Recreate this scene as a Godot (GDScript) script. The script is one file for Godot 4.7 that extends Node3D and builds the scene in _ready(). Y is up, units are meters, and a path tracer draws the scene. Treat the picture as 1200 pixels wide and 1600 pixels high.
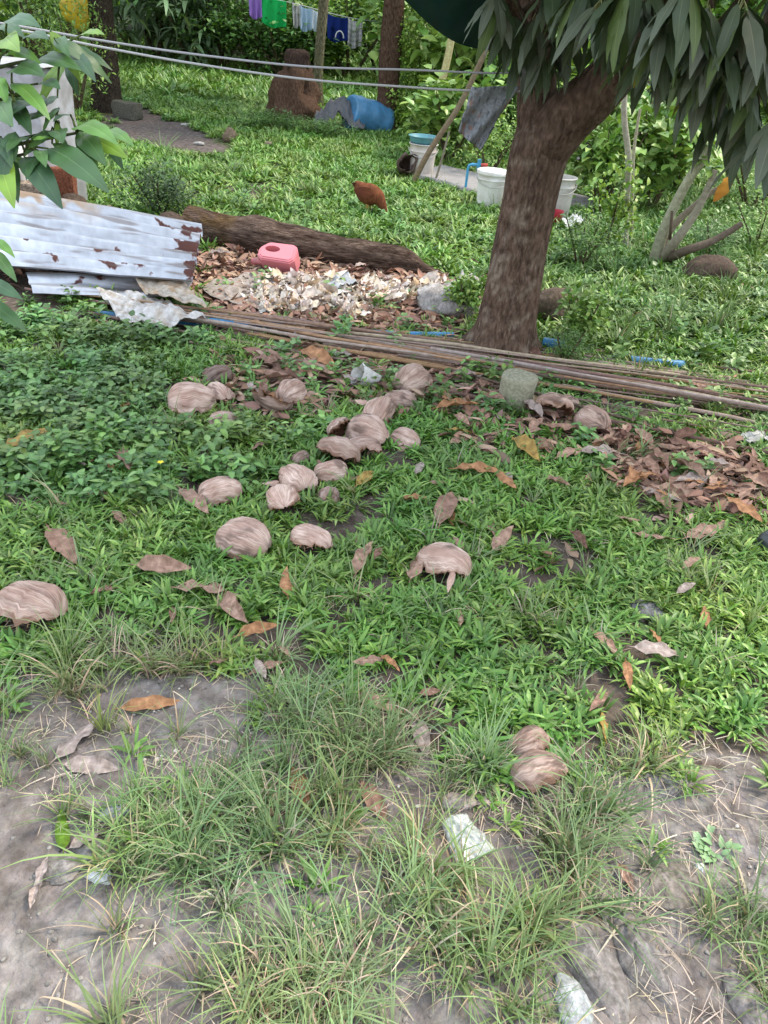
extends Node3D
# A shaded yard: coconut husks and dry mango leaves on grass in front of a mango tree.

class MB:
	var v := PackedVector3Array()
	var c := PackedColorArray()
	var u := PackedVector2Array()
	var i := PackedInt32Array()
	func add(p: Vector3, col := Color.WHITE, uv := Vector2.ZERO) -> int:
		v.append(p)
		c.append(col)
		u.append(uv)
		return v.size() - 1
	func tri(a: int, b: int, d: int) -> void:
		i.append(a)
		i.append(b)
		i.append(d)
	func quad(a: int, b: int, d: int, e: int) -> void:
		tri(a, b, d)
		tri(a, d, e)
	func mesh() -> ArrayMesh:
		var n := PackedVector3Array()
		n.resize(v.size())
		for k in range(0, i.size(), 3):
			var a := i[k]
			var b := i[k + 1]
			var d := i[k + 2]
			var q := (v[d] - v[a]).cross(v[b] - v[a])
			n[a] += q
			n[b] += q
			n[d] += q
		for k in n.size():
			n[k] = n[k].normalized() if n[k].length_squared() > 1e-18 else Vector3.UP
		var arr := []
		arr.resize(Mesh.ARRAY_MAX)
		arr[Mesh.ARRAY_VERTEX] = v
		arr[Mesh.ARRAY_NORMAL] = n
		arr[Mesh.ARRAY_COLOR] = c
		arr[Mesh.ARRAY_TEX_UV] = u
		arr[Mesh.ARRAY_INDEX] = i
		var m := ArrayMesh.new()
		m.add_surface_from_arrays(Mesh.PRIMITIVE_TRIANGLES, arr)
		return m

var rng := RandomNumberGenerator.new()
var noise := FastNoiseLite.new()
var used := {}
var MT := {}

# ---------------------------------------------------------------- helpers
func rr(a: float, b: float) -> float:
	return rng.randf_range(a, b)

func nz(x: float, y: float, z := 0.0) -> float:
	return noise.get_noise_3d(x * 100.0, y * 100.0, z * 100.0)

func lin(r: float, g: float, b: float) -> Color:
	return Color(r, g, b).linear_to_srgb()

func numbered(called: String) -> String:
	var k: int = used.get(called, 0)
	used[called] = k + 1
	return called if k == 0 else "%s_%03d" % [called, k]

func tag(o: Node3D, label: String, category: String, group := "", kind := "") -> Node3D:
	if label:
		o.set_meta("label", label)
	if category:
		o.set_meta("category", category)
	if group:
		o.set_meta("group", group)
	if kind:
		o.set_meta("kind", kind)
	return o

func thing(called: String, label: String, category: String, at := Vector3.ZERO, group := "") -> Node3D:
	var o := Node3D.new()
	o.name = numbered(called)
	add_child(o)
	o.position = at
	tag(o, label, category, group)
	return o

func part(called: String, m: Mesh, mat: Material, parent: Node3D, at := Vector3.ZERO) -> MeshInstance3D:
	var o := MeshInstance3D.new()
	o.name = called
	o.mesh = m
	o.material_override = mat
	o.position = at
	parent.add_child(o, true)
	return o

func solo(called: String, m: Mesh, mat: Material, label: String, category: String, at := Vector3.ZERO, group := "") -> MeshInstance3D:
	var o := MeshInstance3D.new()
	o.name = numbered(called)
	o.mesh = m
	o.material_override = mat
	o.position = at
	add_child(o)
	tag(o, label, category, group)
	return o

func structure(called: String, m: Mesh, mat: Material) -> MeshInstance3D:
	var o := MeshInstance3D.new()
	o.name = called
	o.mesh = m
	o.material_override = mat
	add_child(o)
	o.set_meta("kind", "structure")
	return o

func noise_tex(freq: float, lo: Color, hi: Color, size := 512, octaves := 5, sd := 1, mid := Color(0, 0, 0, 0)) -> NoiseTexture2D:
	var n := FastNoiseLite.new()
	n.seed = sd
	n.frequency = freq
	n.fractal_octaves = octaves
	n.fractal_gain = 0.6
	var t := NoiseTexture2D.new()
	t.width = size
	t.height = size
	t.seamless = true
	t.noise = n
	var g := Gradient.new()
	g.set_color(0, lo)
	g.set_color(1, hi)
	g.set_offset(0, 0.15)
	g.set_offset(1, 0.85)
	if mid.a > 0.0:
		g.add_point(0.5, mid)
	t.color_ramp = g
	return t

func mat(col := Color.WHITE, rough := 0.85, spec := 0.4) -> StandardMaterial3D:
	var m := StandardMaterial3D.new()
	m.albedo_color = col
	m.roughness = rough
	m.metallic_specular = spec
	m.vertex_color_use_as_albedo = true
	m.cull_mode = BaseMaterial3D.CULL_DISABLED
	return m

func textured(m: StandardMaterial3D, t: Texture2D, scale: float, bump := 0.0, h: Texture2D = null) -> StandardMaterial3D:
	m.albedo_texture = t
	m.uv1_triplanar = true
	m.uv1_scale = Vector3.ONE * scale
	if bump > 0.0:
		m.heightmap_enabled = true
		m.heightmap_texture = h if h else t
		m.heightmap_scale = bump
	return m

func leafmat(col: Color, back: float, rough := 0.5) -> StandardMaterial3D:
	var m := mat(col, rough, 0.5)
	m.backlight_enabled = true
	m.backlight = Color(back, back, back * 0.7)
	return m

func vary(c: Color, amount: float) -> Color:
	var k := 1.0 + rr(-amount, amount)
	return Color(c.r * k * (1.0 + rr(-amount, amount) * 0.35), c.g * k, c.b * k * (1.0 + rr(-amount, amount) * 0.35))

func inside(poly: PackedVector2Array, x: float, z: float, wob := 0.0) -> bool:
	if wob > 0.0:
		x += wob * nz(x * 0.06 / wob, z * 0.06 / wob, 3.0) * 2.0
		z += wob * nz(x * 0.06 / wob, z * 0.06 / wob, 9.0) * 2.0
	return Geometry2D.is_point_in_polygon(Vector2(x, z), poly)

func kept_clear(x: float, z: float) -> bool:
	for k in KEEP:
		var dx: float = x - k.x
		var dz: float = z - k.y
		if dx * dx + dz * dz < k.z:
			return true
	return false

func gh(x: float, z: float) -> float:
	var d := clampf(-z / 6.0, 0.6, 3.0)
	return 0.013 * d * nz(x * 0.2, z * 0.2) + 0.006 * nz(x * 0.9, z * 0.9, 5.0)

func on(p: Vector3, lift := 0.0) -> Vector3:
	return Vector3(p.x, gh(p.x, p.z) + p.y + lift, p.z)

# tube through points
func tube(m: MB, pts: Array, radii: Array, sides: int, cols: Array, rough := 0.0, cap := true, freq := 0.06, squash := 1.0) -> void:
	var n := pts.size()
	var prev: Vector3 = (pts[1] - pts[0]).normalized()
	var side := prev.cross(Vector3(0.31, 0.12, 0.94))
	if side.length() < 0.1:
		side = prev.cross(Vector3.RIGHT)
	side = side.normalized()
	var base := m.v.size()
	var len_so_far := 0.0
	for k in n:
		var t: Vector3
		if k == 0:
			t = pts[1] - pts[0]
		elif k == n - 1:
			t = pts[k] - pts[k - 1]
		else:
			t = pts[k + 1] - pts[k - 1]
		t = t.normalized()
		side = (side - t * side.dot(t)).normalized()
		var other := t.cross(side)
		if k > 0:
			len_so_far += (pts[k] - pts[k - 1]).length()
		for s in sides + 1:
			var a := TAU * float(s % sides) / sides
			var dirv := side * cos(a) + other * sin(a) * squash
			var p: Vector3 = pts[k]
			var r: float = radii[k]
			if rough > 0.0:
				var w := p + dirv * r
				r *= 1.0 + rough * (nz(w.x * freq / 0.06, w.y * freq / 0.06 * 0.4, w.z * freq / 0.06) * 1.2 + 0.5 * nz(w.x * freq * 60.0, w.y * freq * 30.0, w.z * freq * 60.0))
			var col: Color = cols[mini(k, cols.size() - 1)]
			m.add(p + dirv * r, col, Vector2(float(s) / sides, len_so_far))
	for k in n - 1:
		for s in sides:
			var a := base + k * (sides + 1) + s
			m.quad(a, a + sides + 1, a + sides + 2, a + 1)
	if cap:
		for e in [0, n - 1]:
			var ce := m.add(pts[e], cols[mini(e, cols.size() - 1)])
			var b := m.v.size()
			for s in sides:
				m.add(m.v[base + e * (sides + 1) + s], cols[mini(e, cols.size() - 1)])
			for s in sides:
				if e == 0:
					m.tri(ce, b + s, b + (s + 1) % sides)
				else:
					m.tri(ce, b + (s + 1) % sides, b + s)

func smooth_path(pts: Array, per: int) -> Array:
	var out := []
	for k in pts.size() - 1:
		var p0: Vector3 = pts[maxi(k - 1, 0)]
		var p1: Vector3 = pts[k]
		var p2: Vector3 = pts[k + 1]
		var p3: Vector3 = pts[mini(k + 2, pts.size() - 1)]
		for s in per:
			out.append(p1.cubic_interpolate(p2, p0, p3, float(s) / per))
	out.append(pts[-1])
	return out

func ramp(vals: Array, n: int) -> Array:
	var out := []
	for k in n:
		var t := float(k) / (n - 1) * (vals.size() - 1)
		var a := mini(int(t), vals.size() - 2)
		out.append(lerp(vals[a], vals[a + 1], t - a))
	return out

func leaf(m: MB, o: Vector3, d: Vector3, up: Vector3, L: float, W: float, segs: int, fold: float, droop: float, col: Color, tip: Color, round_ := 0.0, twist := 0.0, wave := 0.0, rib := 0.0, cup := 0.0) -> void:
	var right := d.cross(up)
	if right.length() < 0.01:
		right = d.cross(Vector3(0.7, 0.1, 0.7))
	right = right.normalized()
	var dir := d.normalized()
	var p := o
	var base := m.v.size()
	for s in segs + 1:
		var t := float(s) / segs
		var w := W * 0.5 * (pow(sin(PI * clampf(pow(t, lerpf(0.75, 0.62, round_)), 0.0, 1.0)), lerpf(0.85, 0.6, round_)))
		w = maxf(w, W * 0.025)
		var n := right.cross(dir).normalized()
		var r2 := right.rotated(dir, twist * t)
		var n2 := n.rotated(dir, twist * t)
		var cc := col.lerp(tip, t)
		var wv := wave * sin(t * 17.0 + L * 91.0) * w
		if rib > 0.0:
			var rc := Color(cc.r * 1.9 + 0.03, cc.g * 1.6 + 0.03, cc.b * 1.7 + 0.02)
			var vein := 1.0 + 0.12 * sin(t * 60.0)
			for q in [-1.0, -0.5, -rib, 0.0, rib, 0.5, 1.0]:
				var aq := absf(q)
				var y: float = fold * w * aq + signf(q) * -wv * aq * aq - cup * w * aq * aq
				m.add(p + r2 * w * q + n2 * y, rc if aq == 0.0 else Color(cc.r * vein, cc.g * vein, cc.b * vein), Vector2(q * 0.5 + 0.5, t))
			p += dir * (L / segs)
			dir = dir.rotated(right, -droop / segs)
			continue
		m.add(p - r2 * w + n2 * (fold * w + wv), cc, Vector2(0, t))
		m.add(p, Color(cc.r * 1.25, cc.g * 1.15, cc.b * 1.1), Vector2(0.5, t))
		m.add(p + r2 * w + n2 * (fold * w - wv), cc, Vector2(1, t))
		p += dir * (L / segs)
		dir = dir.rotated(right, -droop / segs)
	if rib > 0.0:
		for s in segs:
			for q in 6:
				var a := base + s * 7 + q
				m.quad(a, a + 1, a + 8, a + 7)
		return
	for s in segs:
		var a := base + s * 3
		m.quad(a, a + 1, a + 4, a + 3)
		m.quad(a + 1, a + 2, a + 5, a + 4)

func blade(m: MB, o: Vector3, d: Vector3, L: float, W: float, segs: int, droop: float, col: Color, tip: Color) -> void:
	var right := d.cross(Vector3.UP)
	if right.length() < 0.05:
		right = Vector3(1, 0, 0)
	right = right.normalized()
	var face := right.rotated(d.normalized(), rr(-0.9, 0.9))
	var dir := d.normalized()
	var p := o
	var base := m.v.size()
	for s in segs + 1:
		var t := float(s) / segs
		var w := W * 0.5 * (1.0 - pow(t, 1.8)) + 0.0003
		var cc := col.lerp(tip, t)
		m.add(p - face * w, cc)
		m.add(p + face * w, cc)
		p += dir * (L / segs)
		dir = dir.rotated(right, -droop / segs * (0.4 + 1.2 * t))
	for s in segs:
		var a := base + s * 2
		m.quad(a, a + 1, a + 3, a + 2)

func lathe(m: MB, profile: Array, sides: int, col: Color, rough := 0.0, sx := 1.0, sz := 1.0, freq := 1.5) -> void:
	var base := m.v.size()
	for k in profile.size():
		for s in sides + 1:
			var a := TAU * float(s % sides) / sides
			var r: float = profile[k].x
			var p := Vector3(cos(a) * r * sx, profile[k].y, sin(a) * r * sz)
			if rough > 0.0:
				var e := nz(p.x * freq, p.y * freq, p.z * freq) * rough
				p += Vector3(cos(a) * e, e * 0.4, sin(a) * e) * minf(1.0, r * 30.0)
			m.add(p, col, Vector2(float(s) / sides, float(k) / profile.size()))
	for k in profile.size() - 1:
		for s in sides:
			var a := base + k * (sides + 1) + s
			m.quad(a, a + sides + 1, a + sides + 2, a + 1)

# a slab over a grid f(u, v), t thick
func slab(m: MB, nu: int, nv: int, f: Callable, t: float, cf: Callable) -> void:
	var P := []
	for j in nv + 1:
		for k in nu + 1:
			P.append(f.call(float(k) / nu, float(j) / nv))
	var base := m.v.size()
	var w := nu + 1
	for side in 2:
		for j in nv + 1:
			for k in nu + 1:
				var a: Vector3 = P[j * w + mini(k + 1, nu)] - P[j * w + maxi(k - 1, 0)]
				var b: Vector3 = P[mini(j + 1, nv) * w + k] - P[maxi(j - 1, 0) * w + k]
				var n := b.cross(a).normalized()
				var uv := Vector2(float(k) / nu, float(j) / nv)
				m.add(P[j * w + k] - (n * t if side else Vector3.ZERO), cf.call(uv.x, uv.y), uv)
	var off := w * (nv + 1)
	for j in nv:
		for k in nu:
			var a := base + j * w + k
			m.quad(a, a + 1, a + w + 1, a + w)
			m.quad(a + off, a + off + w, a + off + w + 1, a + off + 1)
	for k in nu:
		m.quad(base + k, base + off + k, base + off + k + 1, base + k + 1)
		var q := base + nv * w + k
		m.quad(q, q + 1, q + off + 1, q + off)
	for j in nv:
		var q := base + j * w
		m.quad(q, q + w, q + off + w, q + off)
		q += nu
		m.quad(q, q + off, q + off + w, q + w)

# a box with worn, rounded faces
func block(m: MB, t: Transform3D, size: Vector3, bevel: float, col: Color, rough := 0.0, sd := 0.0) -> void:
	var N := 8
	for f in 6:
		var ax := f / 2
		var sg := 1.0 if f % 2 == 0 else -1.0
		var base := m.v.size()
		for j in N + 1:
			for k in N + 1:
				var a := smoothstep(0.0, 1.0, float(k) / N) * 2.0 - 1.0
				var b := smoothstep(0.0, 1.0, float(j) / N) * 2.0 - 1.0
				var p := Vector3.ZERO
				p[ax] = sg
				p[(ax + 1) % 3] = a
				p[(ax + 2) % 3] = b
				var q := p * size * 0.5
				var inner := Vector3(maxf(size.x * 0.5 - bevel, 0), maxf(size.y * 0.5 - bevel, 0), maxf(size.z * 0.5 - bevel, 0))
				var core := q.clamp(-inner, inner)
				var dd := q - core
				if dd.length() > 1e-6:
					q = core + dd.normalized() * bevel
				if rough > 0.0:
					q += q.normalized() * rough * (nz(q.x * 0.8 + sd, q.y * 0.8, q.z * 0.8) + 0.4 * nz(q.x * 3.0 + sd, q.y * 3.0, q.z * 3.0))
				m.add(t * q, col, Vector2(float(k) / N, float(j) / N))
		for j in N:
			for k in N:
				var a := base + j * (N + 1) + k
				if sg > 0:
					m.quad(a, a + N + 1, a + N + 2, a + 1)
				else:
					m.quad(a, a + 1, a + N + 2, a + N + 1)

func rock(m: MB, size: Vector3, sd: float, col: Color, nu := 20, nv := 14) -> void:
	var base := m.v.size()
	for j in nv + 1:
		for k in nu + 1:
			var a := TAU * float(k % nu) / nu
			var b := PI * float(j) / nv
			var d := Vector3(cos(a) * sin(b), cos(b), sin(a) * sin(b))
			var r := 1.0 + 0.5 * nz(d.x * 0.11 + sd, d.y * 0.11, d.z * 0.11) + 0.14 * nz(d.x * 0.45 + sd, d.y * 0.45, d.z * 0.45)
			m.add(d * size * 0.5 * r, vary(col, 0.12))
	for j in nv:
		for k in nu:
			var q := base + j * (nu + 1) + k
			m.quad(q, q + nu + 1, q + nu + 2, q + 1)

func bilinear(A: Vector3, B: Vector3, C: Vector3, D_: Vector3, u: float, v: float) -> Vector3:
	return A.lerp(B, u).lerp(D_.lerp(C, u), v)

# ---------------------------------------------------------------- zones of the yard, in metres (x, z)
var SOIL_A := PackedVector2Array([Vector2(-1.09, -1.04), Vector2(-0.76, -1.14), Vector2(-0.56, -1.06), Vector2(-0.46, -0.90), Vector2(-0.44, -0.77), Vector2(-0.36, -0.47), Vector2(-0.83, -0.44)])
var SOIL_B := PackedVector2Array([Vector2(0.74, -1.38), Vector2(1.38, -1.51), Vector2(1.13, -0.99), Vector2(0.86, -1.02), Vector2(0.71, -0.87), Vector2(0.60, -0.54), Vector2(0.41, -0.53), Vector2(0.48, -0.93), Vector2(0.60, -1.09)])
var SOIL_C := PackedVector2Array([Vector2(-0.90, -1.37), Vector2(-0.79, -1.47), Vector2(-0.43, -1.56), Vector2(-0.27, -1.46), Vector2(-0.26, -1.27), Vector2(-0.40, -1.16), Vector2(-0.54, -1.09), Vector2(-0.79, -1.10)])
var SOIL_D := PackedVector2Array([Vector2(0.19, -1.24), Vector2(0.38, -1.26), Vector2(0.46, -1.18), Vector2(0.35, -0.97), Vector2(0.20, -0.99)])
var FORE := PackedVector2Array([Vector2(-1.64, -1.39), Vector2(-0.90, -1.48), Vector2(-0.50, -1.55), Vector2(-0.30, -1.66), Vector2(-0.03, -1.54), Vector2(0.39, -1.45), Vector2(0.76, -1.51), Vector2(3.27, -1.87), Vector2(2.33, -0.57), Vector2(-1.59, -0.31), Vector2(-2.53, -1.28)])
var WEED := PackedVector2Array([Vector2(-4.00, -4.08), Vector2(-2.15, -4.42), Vector2(-1.21, -4.33), Vector2(-0.97, -3.79), Vector2(-1.10, -3.51), Vector2(-1.00, -3.10), Vector2(-0.87, -2.98), Vector2(-0.55, -3.09), Vector2(-0.32, -3.13), Vector2(-0.29, -2.87), Vector2(-0.47, -2.65), Vector2(-0.74, -2.50), Vector2(-1.01, -2.43), Vector2(-1.36, -2.24), Vector2(-2.29, -1.98)])
var WEEDB := PackedVector2Array([Vector2(-0.87, -3.95), Vector2(-0.22, -4.11), Vector2(-0.06, -3.66), Vector2(-0.17, -3.44), Vector2(-0.38, -3.59), Vector2(-0.70, -3.60)])
var KEEP := []
var LIT := PackedVector2Array([Vector2(-0.97, -3.79), Vector2(-0.60, -4.02), Vector2(-0.23, -4.20), Vector2(0.41, -3.88), Vector2(0.78, -3.52), Vector2(1.16, -3.25), Vector2(1.69, -3.08), Vector2(1.84, -2.76), Vector2(1.40, -2.64), Vector2(1.04, -2.73), Vector2(0.83, -3.07), Vector2(0.26, -3.02), Vector2(0.02, -3.30), Vector2(-0.16, -3.33), Vector2(-0.56, -3.15), Vector2(-0.89, -3.33)])
var LITB := PackedVector2Array([Vector2(0.94, -3.21), Vector2(1.28, -3.28), Vector2(1.66, -2.99), Vector2(1.59, -2.67), Vector2(1.25, -2.67), Vector2(0.95, -2.81)])
var PEEL := PackedVector2Array([Vector2(-1.43, -5.03), Vector2(-1.46, -5.65), Vector2(-1.05, -6.27), Vector2(-0.35, -5.84), Vector2(0.27, -5.69), Vector2(0.54, -5.54), Vector2(0.40, -4.30), Vector2(-1.07, -4.20)])
var EARTH := PackedVector2Array([Vector2(-4.69, -12.41), Vector2(-4.18, -13.35), Vector2(-3.20, -12.09), Vector2(-2.27, -10.22), Vector2(-2.53, -9.49), Vector2(-3.44, -10.27), Vector2(-4.12, -10.84)])
var PATH := PackedVector2Array([Vector2(-2.28, -10.01), Vector2(-1.17, -8.67), Vector2(-0.72, -7.59), Vector2(-1.26, -7.23), Vector2(-1.66, -6.70), Vector2(-2.18, -6.74), Vector2(-2.09, -7.75), Vector2(-1.76, -8.22)])
var SLABZ := PackedVector2Array([Vector2(0.07, -9.33), Vector2(0.33, -10.00), Vector2(1.40, -9.88), Vector2(2.13, -8.99), Vector2(1.89, -8.44), Vector2(1.01, -8.21), Vector2(0.52, -8.80)])
var SHEET := PackedVector2Array([Vector2(-4.90, -5.77), Vector2(-1.54, -6.19), Vector2(-1.30, -4.66), Vector2(-3.53, -3.93)])
var STICKZ := PackedVector2Array([Vector2(-2.57, -4.43), Vector2(-0.96, -4.39), Vector2(0.56, -4.05), Vector2(1.32, -3.95), Vector2(2.31, -3.83), Vector2(2.17, -3.51), Vector2(1.20, -3.43), Vector2(0.54, -3.78), Vector2(-0.90, -4.09), Vector2(-2.42, -4.12)])

# ---------------------------------------------------------------- vegetation shapes
func tuft_mesh(sd: int, n: int, l0: float, l1: float, w: float, spread: float, straw: float, green: Color, young: Color) -> ArrayMesh:
	rng.seed = sd
	var m := MB.new()
	for k in n:
		var a := rr(0, TAU)
		var lean := pow(rng.randf(), 0.7) * spread
		var d := Vector3(cos(a) * sin(lean), cos(lean), sin(a) * sin(lean))
		var o := Vector3(rr(-0.016, 0.016), -0.006, rr(-0.016, 0.016))
		var dead := rng.randf() < straw
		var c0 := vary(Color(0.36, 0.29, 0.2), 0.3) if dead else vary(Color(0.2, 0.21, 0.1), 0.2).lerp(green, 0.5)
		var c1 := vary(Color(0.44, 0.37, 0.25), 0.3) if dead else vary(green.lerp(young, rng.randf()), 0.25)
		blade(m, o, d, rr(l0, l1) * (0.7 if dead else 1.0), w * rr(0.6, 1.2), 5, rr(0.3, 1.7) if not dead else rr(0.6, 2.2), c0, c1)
	return m.mesh()

func carpet_mesh(sd: int, n: int, L: float, W: float, cols: Array) -> ArrayMesh:
	rng.seed = sd
	var m := MB.new()
	for k in n:
		var a := rr(0, TAU)
		var lean := rr(0.45, 1.45)
		var d := Vector3(cos(a) * sin(lean), cos(lean), sin(a) * sin(lean))
		var o := Vector3(cos(a + rr(-1, 1)) * rr(0, 0.02), rr(0.0, 0.02), sin(a + rr(-1, 1)) * rr(0, 0.02))
		var c: Color = vary(cols[rng.randi() % cols.size()], 0.22)
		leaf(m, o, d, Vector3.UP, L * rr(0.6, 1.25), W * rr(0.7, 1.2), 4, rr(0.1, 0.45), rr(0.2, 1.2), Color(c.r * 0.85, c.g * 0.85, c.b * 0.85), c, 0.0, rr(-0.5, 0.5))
	return m.mesh()

func weed_mesh(sd: int, stems: int, hgt: float, L: float, W: float, cols: Array) -> ArrayMesh:
	rng.seed = sd
	var m := MB.new()
	for s in stems:
		var a := rr(0, TAU)
		var lean := rr(0.1, 0.8)
		var d := Vector3(cos(a) * sin(lean), cos(lean), sin(a) * sin(lean))
		var H := hgt * rr(0.5, 1.1)
		var o := Vector3(rr(-0.02, 0.02), -0.01, rr(-0.02, 0.02))
		blade(m, o, d, H, 0.004, 3, 0.3, Color(0.12, 0.16, 0.06), Color(0.12, 0.2, 0.06))
		var n := int(4 + H / 0.02)
		for k in n:
			var t := 0.25 + 0.78 * float(k) / n
			var b := k * 2.4 + rr(-0.5, 0.5)
			var e := rr(-0.2, 0.7)
			var ld := Vector3(cos(b) * cos(e), sin(e), sin(b) * cos(e))
			var c: Color = vary(cols[rng.randi() % cols.size()], 0.22)
			leaf(m, o + d * H * t + ld * 0.008, ld, Vector3.UP, L * rr(0.6, 1.2), W * rr(0.7, 1.2), 4, rr(0.0, 0.3), rr(0.0, 0.8), c, c, 0.9)
	return m.mesh()

# a crown or bush: leaves gathered in clumps through an ellipsoid, gaps between the clumps
func foliage_mesh(sd: int, clumps: int, per: int, r: Vector3, L: float, W: float, cols: Array, round_ := 0.2, droop := 0.7, spread := 0.2, upward := 0.3) -> ArrayMesh:
	rng.seed = sd
	var m := MB.new()
	for q in clumps:
		var d := Vector3(rng.randfn(), rng.randfn(), rng.randfn()).normalized()
		var rad := pow(rng.randf(), 0.45)
		var bump := 1.0 + 0.9 * nz(d.x * 0.12 + sd, d.y * 0.12, d.z * 0.12)
		var ce := d * r * rad * bump
		var tone := rr(0.75, 1.25)
		for k in per:
			var ld := (Vector3(rng.randfn(), rng.randfn() * 0.7 + upward, rng.randfn()).normalized() + d * 0.5).normalized()
			var o := ce + Vector3(rng.randfn(), rng.randfn(), rng.randfn()) * spread * 0.5
			var c: Color = vary(cols[rng.randi() % cols.size()], 0.25) * tone
			leaf(m, o, ld, Vector3.UP + Vector3(rr(-0.4, 0.4), 0, rr(-0.4, 0.4)), L * rr(0.6, 1.2), W * rr(0.7, 1.2), 3, rr(0.1, 0.4), droop * rr(0.4, 1.4), c, c, round_)
	return m.mesh()

func scatter(called: String, label: String, category: String, meshes: Array, material: Material, tries: int, z0: float, z1: float, accept: Callable, s0: float, s1: float, lift: float, tint: Callable, tilt := 0.25) -> void:
	rng.seed = hash(called) + tries
	var lists := []
	for k in meshes.size():
		lists.append([])
	for k in tries:
		var z := -sqrt(lerpf(z0 * z0, z1 * z1, rng.randf()))
		var half := 1.15 - z * 0.7
		var x := rr(-half, half)
		if rng.randf() > accept.call(x, z):
			continue
		if z > -4.8 and lift < 0.001 and kept_clear(x, z):
			continue
		var b := Basis(Vector3.UP, rr(0, TAU)) * Basis(Vector3(1, 0, 0), rr(-tilt, tilt))
		var s := rr(s0, s1)
		b = b.scaled(Vector3(s, s * rr(0.8, 1.15), s))
		lists[rng.randi() % meshes.size()].append([Transform3D(b, Vector3(x, gh(x, z) + lift, z)), tint.call(x, z)])
	var root := Node3D.new()
	root.name = numbered(called)
	add_child(root)
	tag(root, label, category, "", "stuff")
	for k in meshes.size():
		if lists[k].is_empty():
			continue
		var mm := MultiMesh.new()
		mm.transform_format = MultiMesh.TRANSFORM_3D
		mm.use_colors = true
		mm.mesh = meshes[k]
		mm.instance_count = lists[k].size()
		for q in lists[k].size():
			mm.set_instance_transform(q, lists[k][q][0])
			mm.set_instance_color(q, lists[k][q][1])
		var o := MultiMeshInstance3D.new()
		o.name = "patch"
		o.multimesh = mm
		o.material_override = material
		o.set_meta("kind", "stuff")
		root.add_child(o, true)

func tint_green(x: float, z: float) -> Color:
	var n := nz(x * 0.22, z * 0.22, 2.0)
	var k := rr(0.8, 1.25) * (1.0 + 0.3 * n)
	return Color(k * (1.0 + 0.3 * nz(x * 0.3, z * 0.3, 7.0)), k, k * (1.0 + 0.3 * nz(x * 0.4, z * 0.4, 4.0)))

func tint_plain(_x: float, _z: float) -> Color:
	var k := rr(0.75, 1.3)
	return Color(k, k * rr(0.95, 1.05), k * rr(0.92, 1.08))

func bare(x: float, z: float) -> bool:
	return inside(SOIL_A, x, z, 0.08) or inside(SLABZ, x, z, 0.0) or inside(SHEET, x, z, 0.0) or inside(EARTH, x, z, 0.3)

func in_carpet(x: float, z: float) -> float:
	if bare(x, z) or inside(LITB, x, z, 0.1):
		return 0.0
	var p := 1.0
	if inside(FORE, x, z, 0.4):
		p = 0.04 if nz(x * 0.45, z * 0.45, 8.0) < 0.05 else 0.4
		p *= smoothstep(0.75, 1.5, -z)
		if inside(SOIL_C, x, z, 0.06):
			p *= 0.3
	if inside(LIT, x, z, 0.15):
		p = 0.22
	elif inside(PEEL, x, z, 0.2):
		p = 0.06
	elif inside(WEED, x, z, 0.2):
		p = 0.45
	if inside(STICKZ, x, z, 0.03):
		p *= 0.16
	if inside(PATH, x, z, 0.4):
		p *= 0.3
	p *= smoothstep(-0.42, -0.12, nz(x * 0.7, z * 0.7, 1.0))
	return p

func in_fore(x: float, z: float) -> float:
	if inside(SOIL_A, x, z, 0.1):
		return 0.015
	var p := 0.42 + 1.3 * nz(x * 0.5, z * 0.5, 12.0)
	if inside(SOIL_C, x, z, 0.06):
		p *= 0.05
	if inside(SOIL_B, x, z, 0.12) or inside(SOIL_D, x, z, 0.1):
		p *= 0.12
	if not inside(FORE, x, z, 0.2):
		p = 0.02
	return clampf(p, 0.0, 1.0)

func in_weed(x: float, z: float) -> float:
	if bare(x, z):
		return 0.0
	var p := 0.0
	if inside(WEED, x, z, 0.2):
		p = 0.9 if nz(x * 0.5, z * 0.5, 18.0) > -0.12 else 0.25
	if inside(WEEDB, x, z, 0.15):
		p = 0.4
	if inside(LIT, x, z, 0.1) or inside(STICKZ, x, z, 0.02):
		p = 0.1
	if inside(PEEL, x, z, 0.1):
		p = 0.03
	return p

func in_far(x: float, z: float) -> float:
	if bare(x, z) or inside(PEEL, x, z, 0.1) or inside(STICKZ, x, z, 0.05):
		return 0.0
	if inside(PATH, x, z, 0.5):
		return 0.25
	return 1.0

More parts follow.
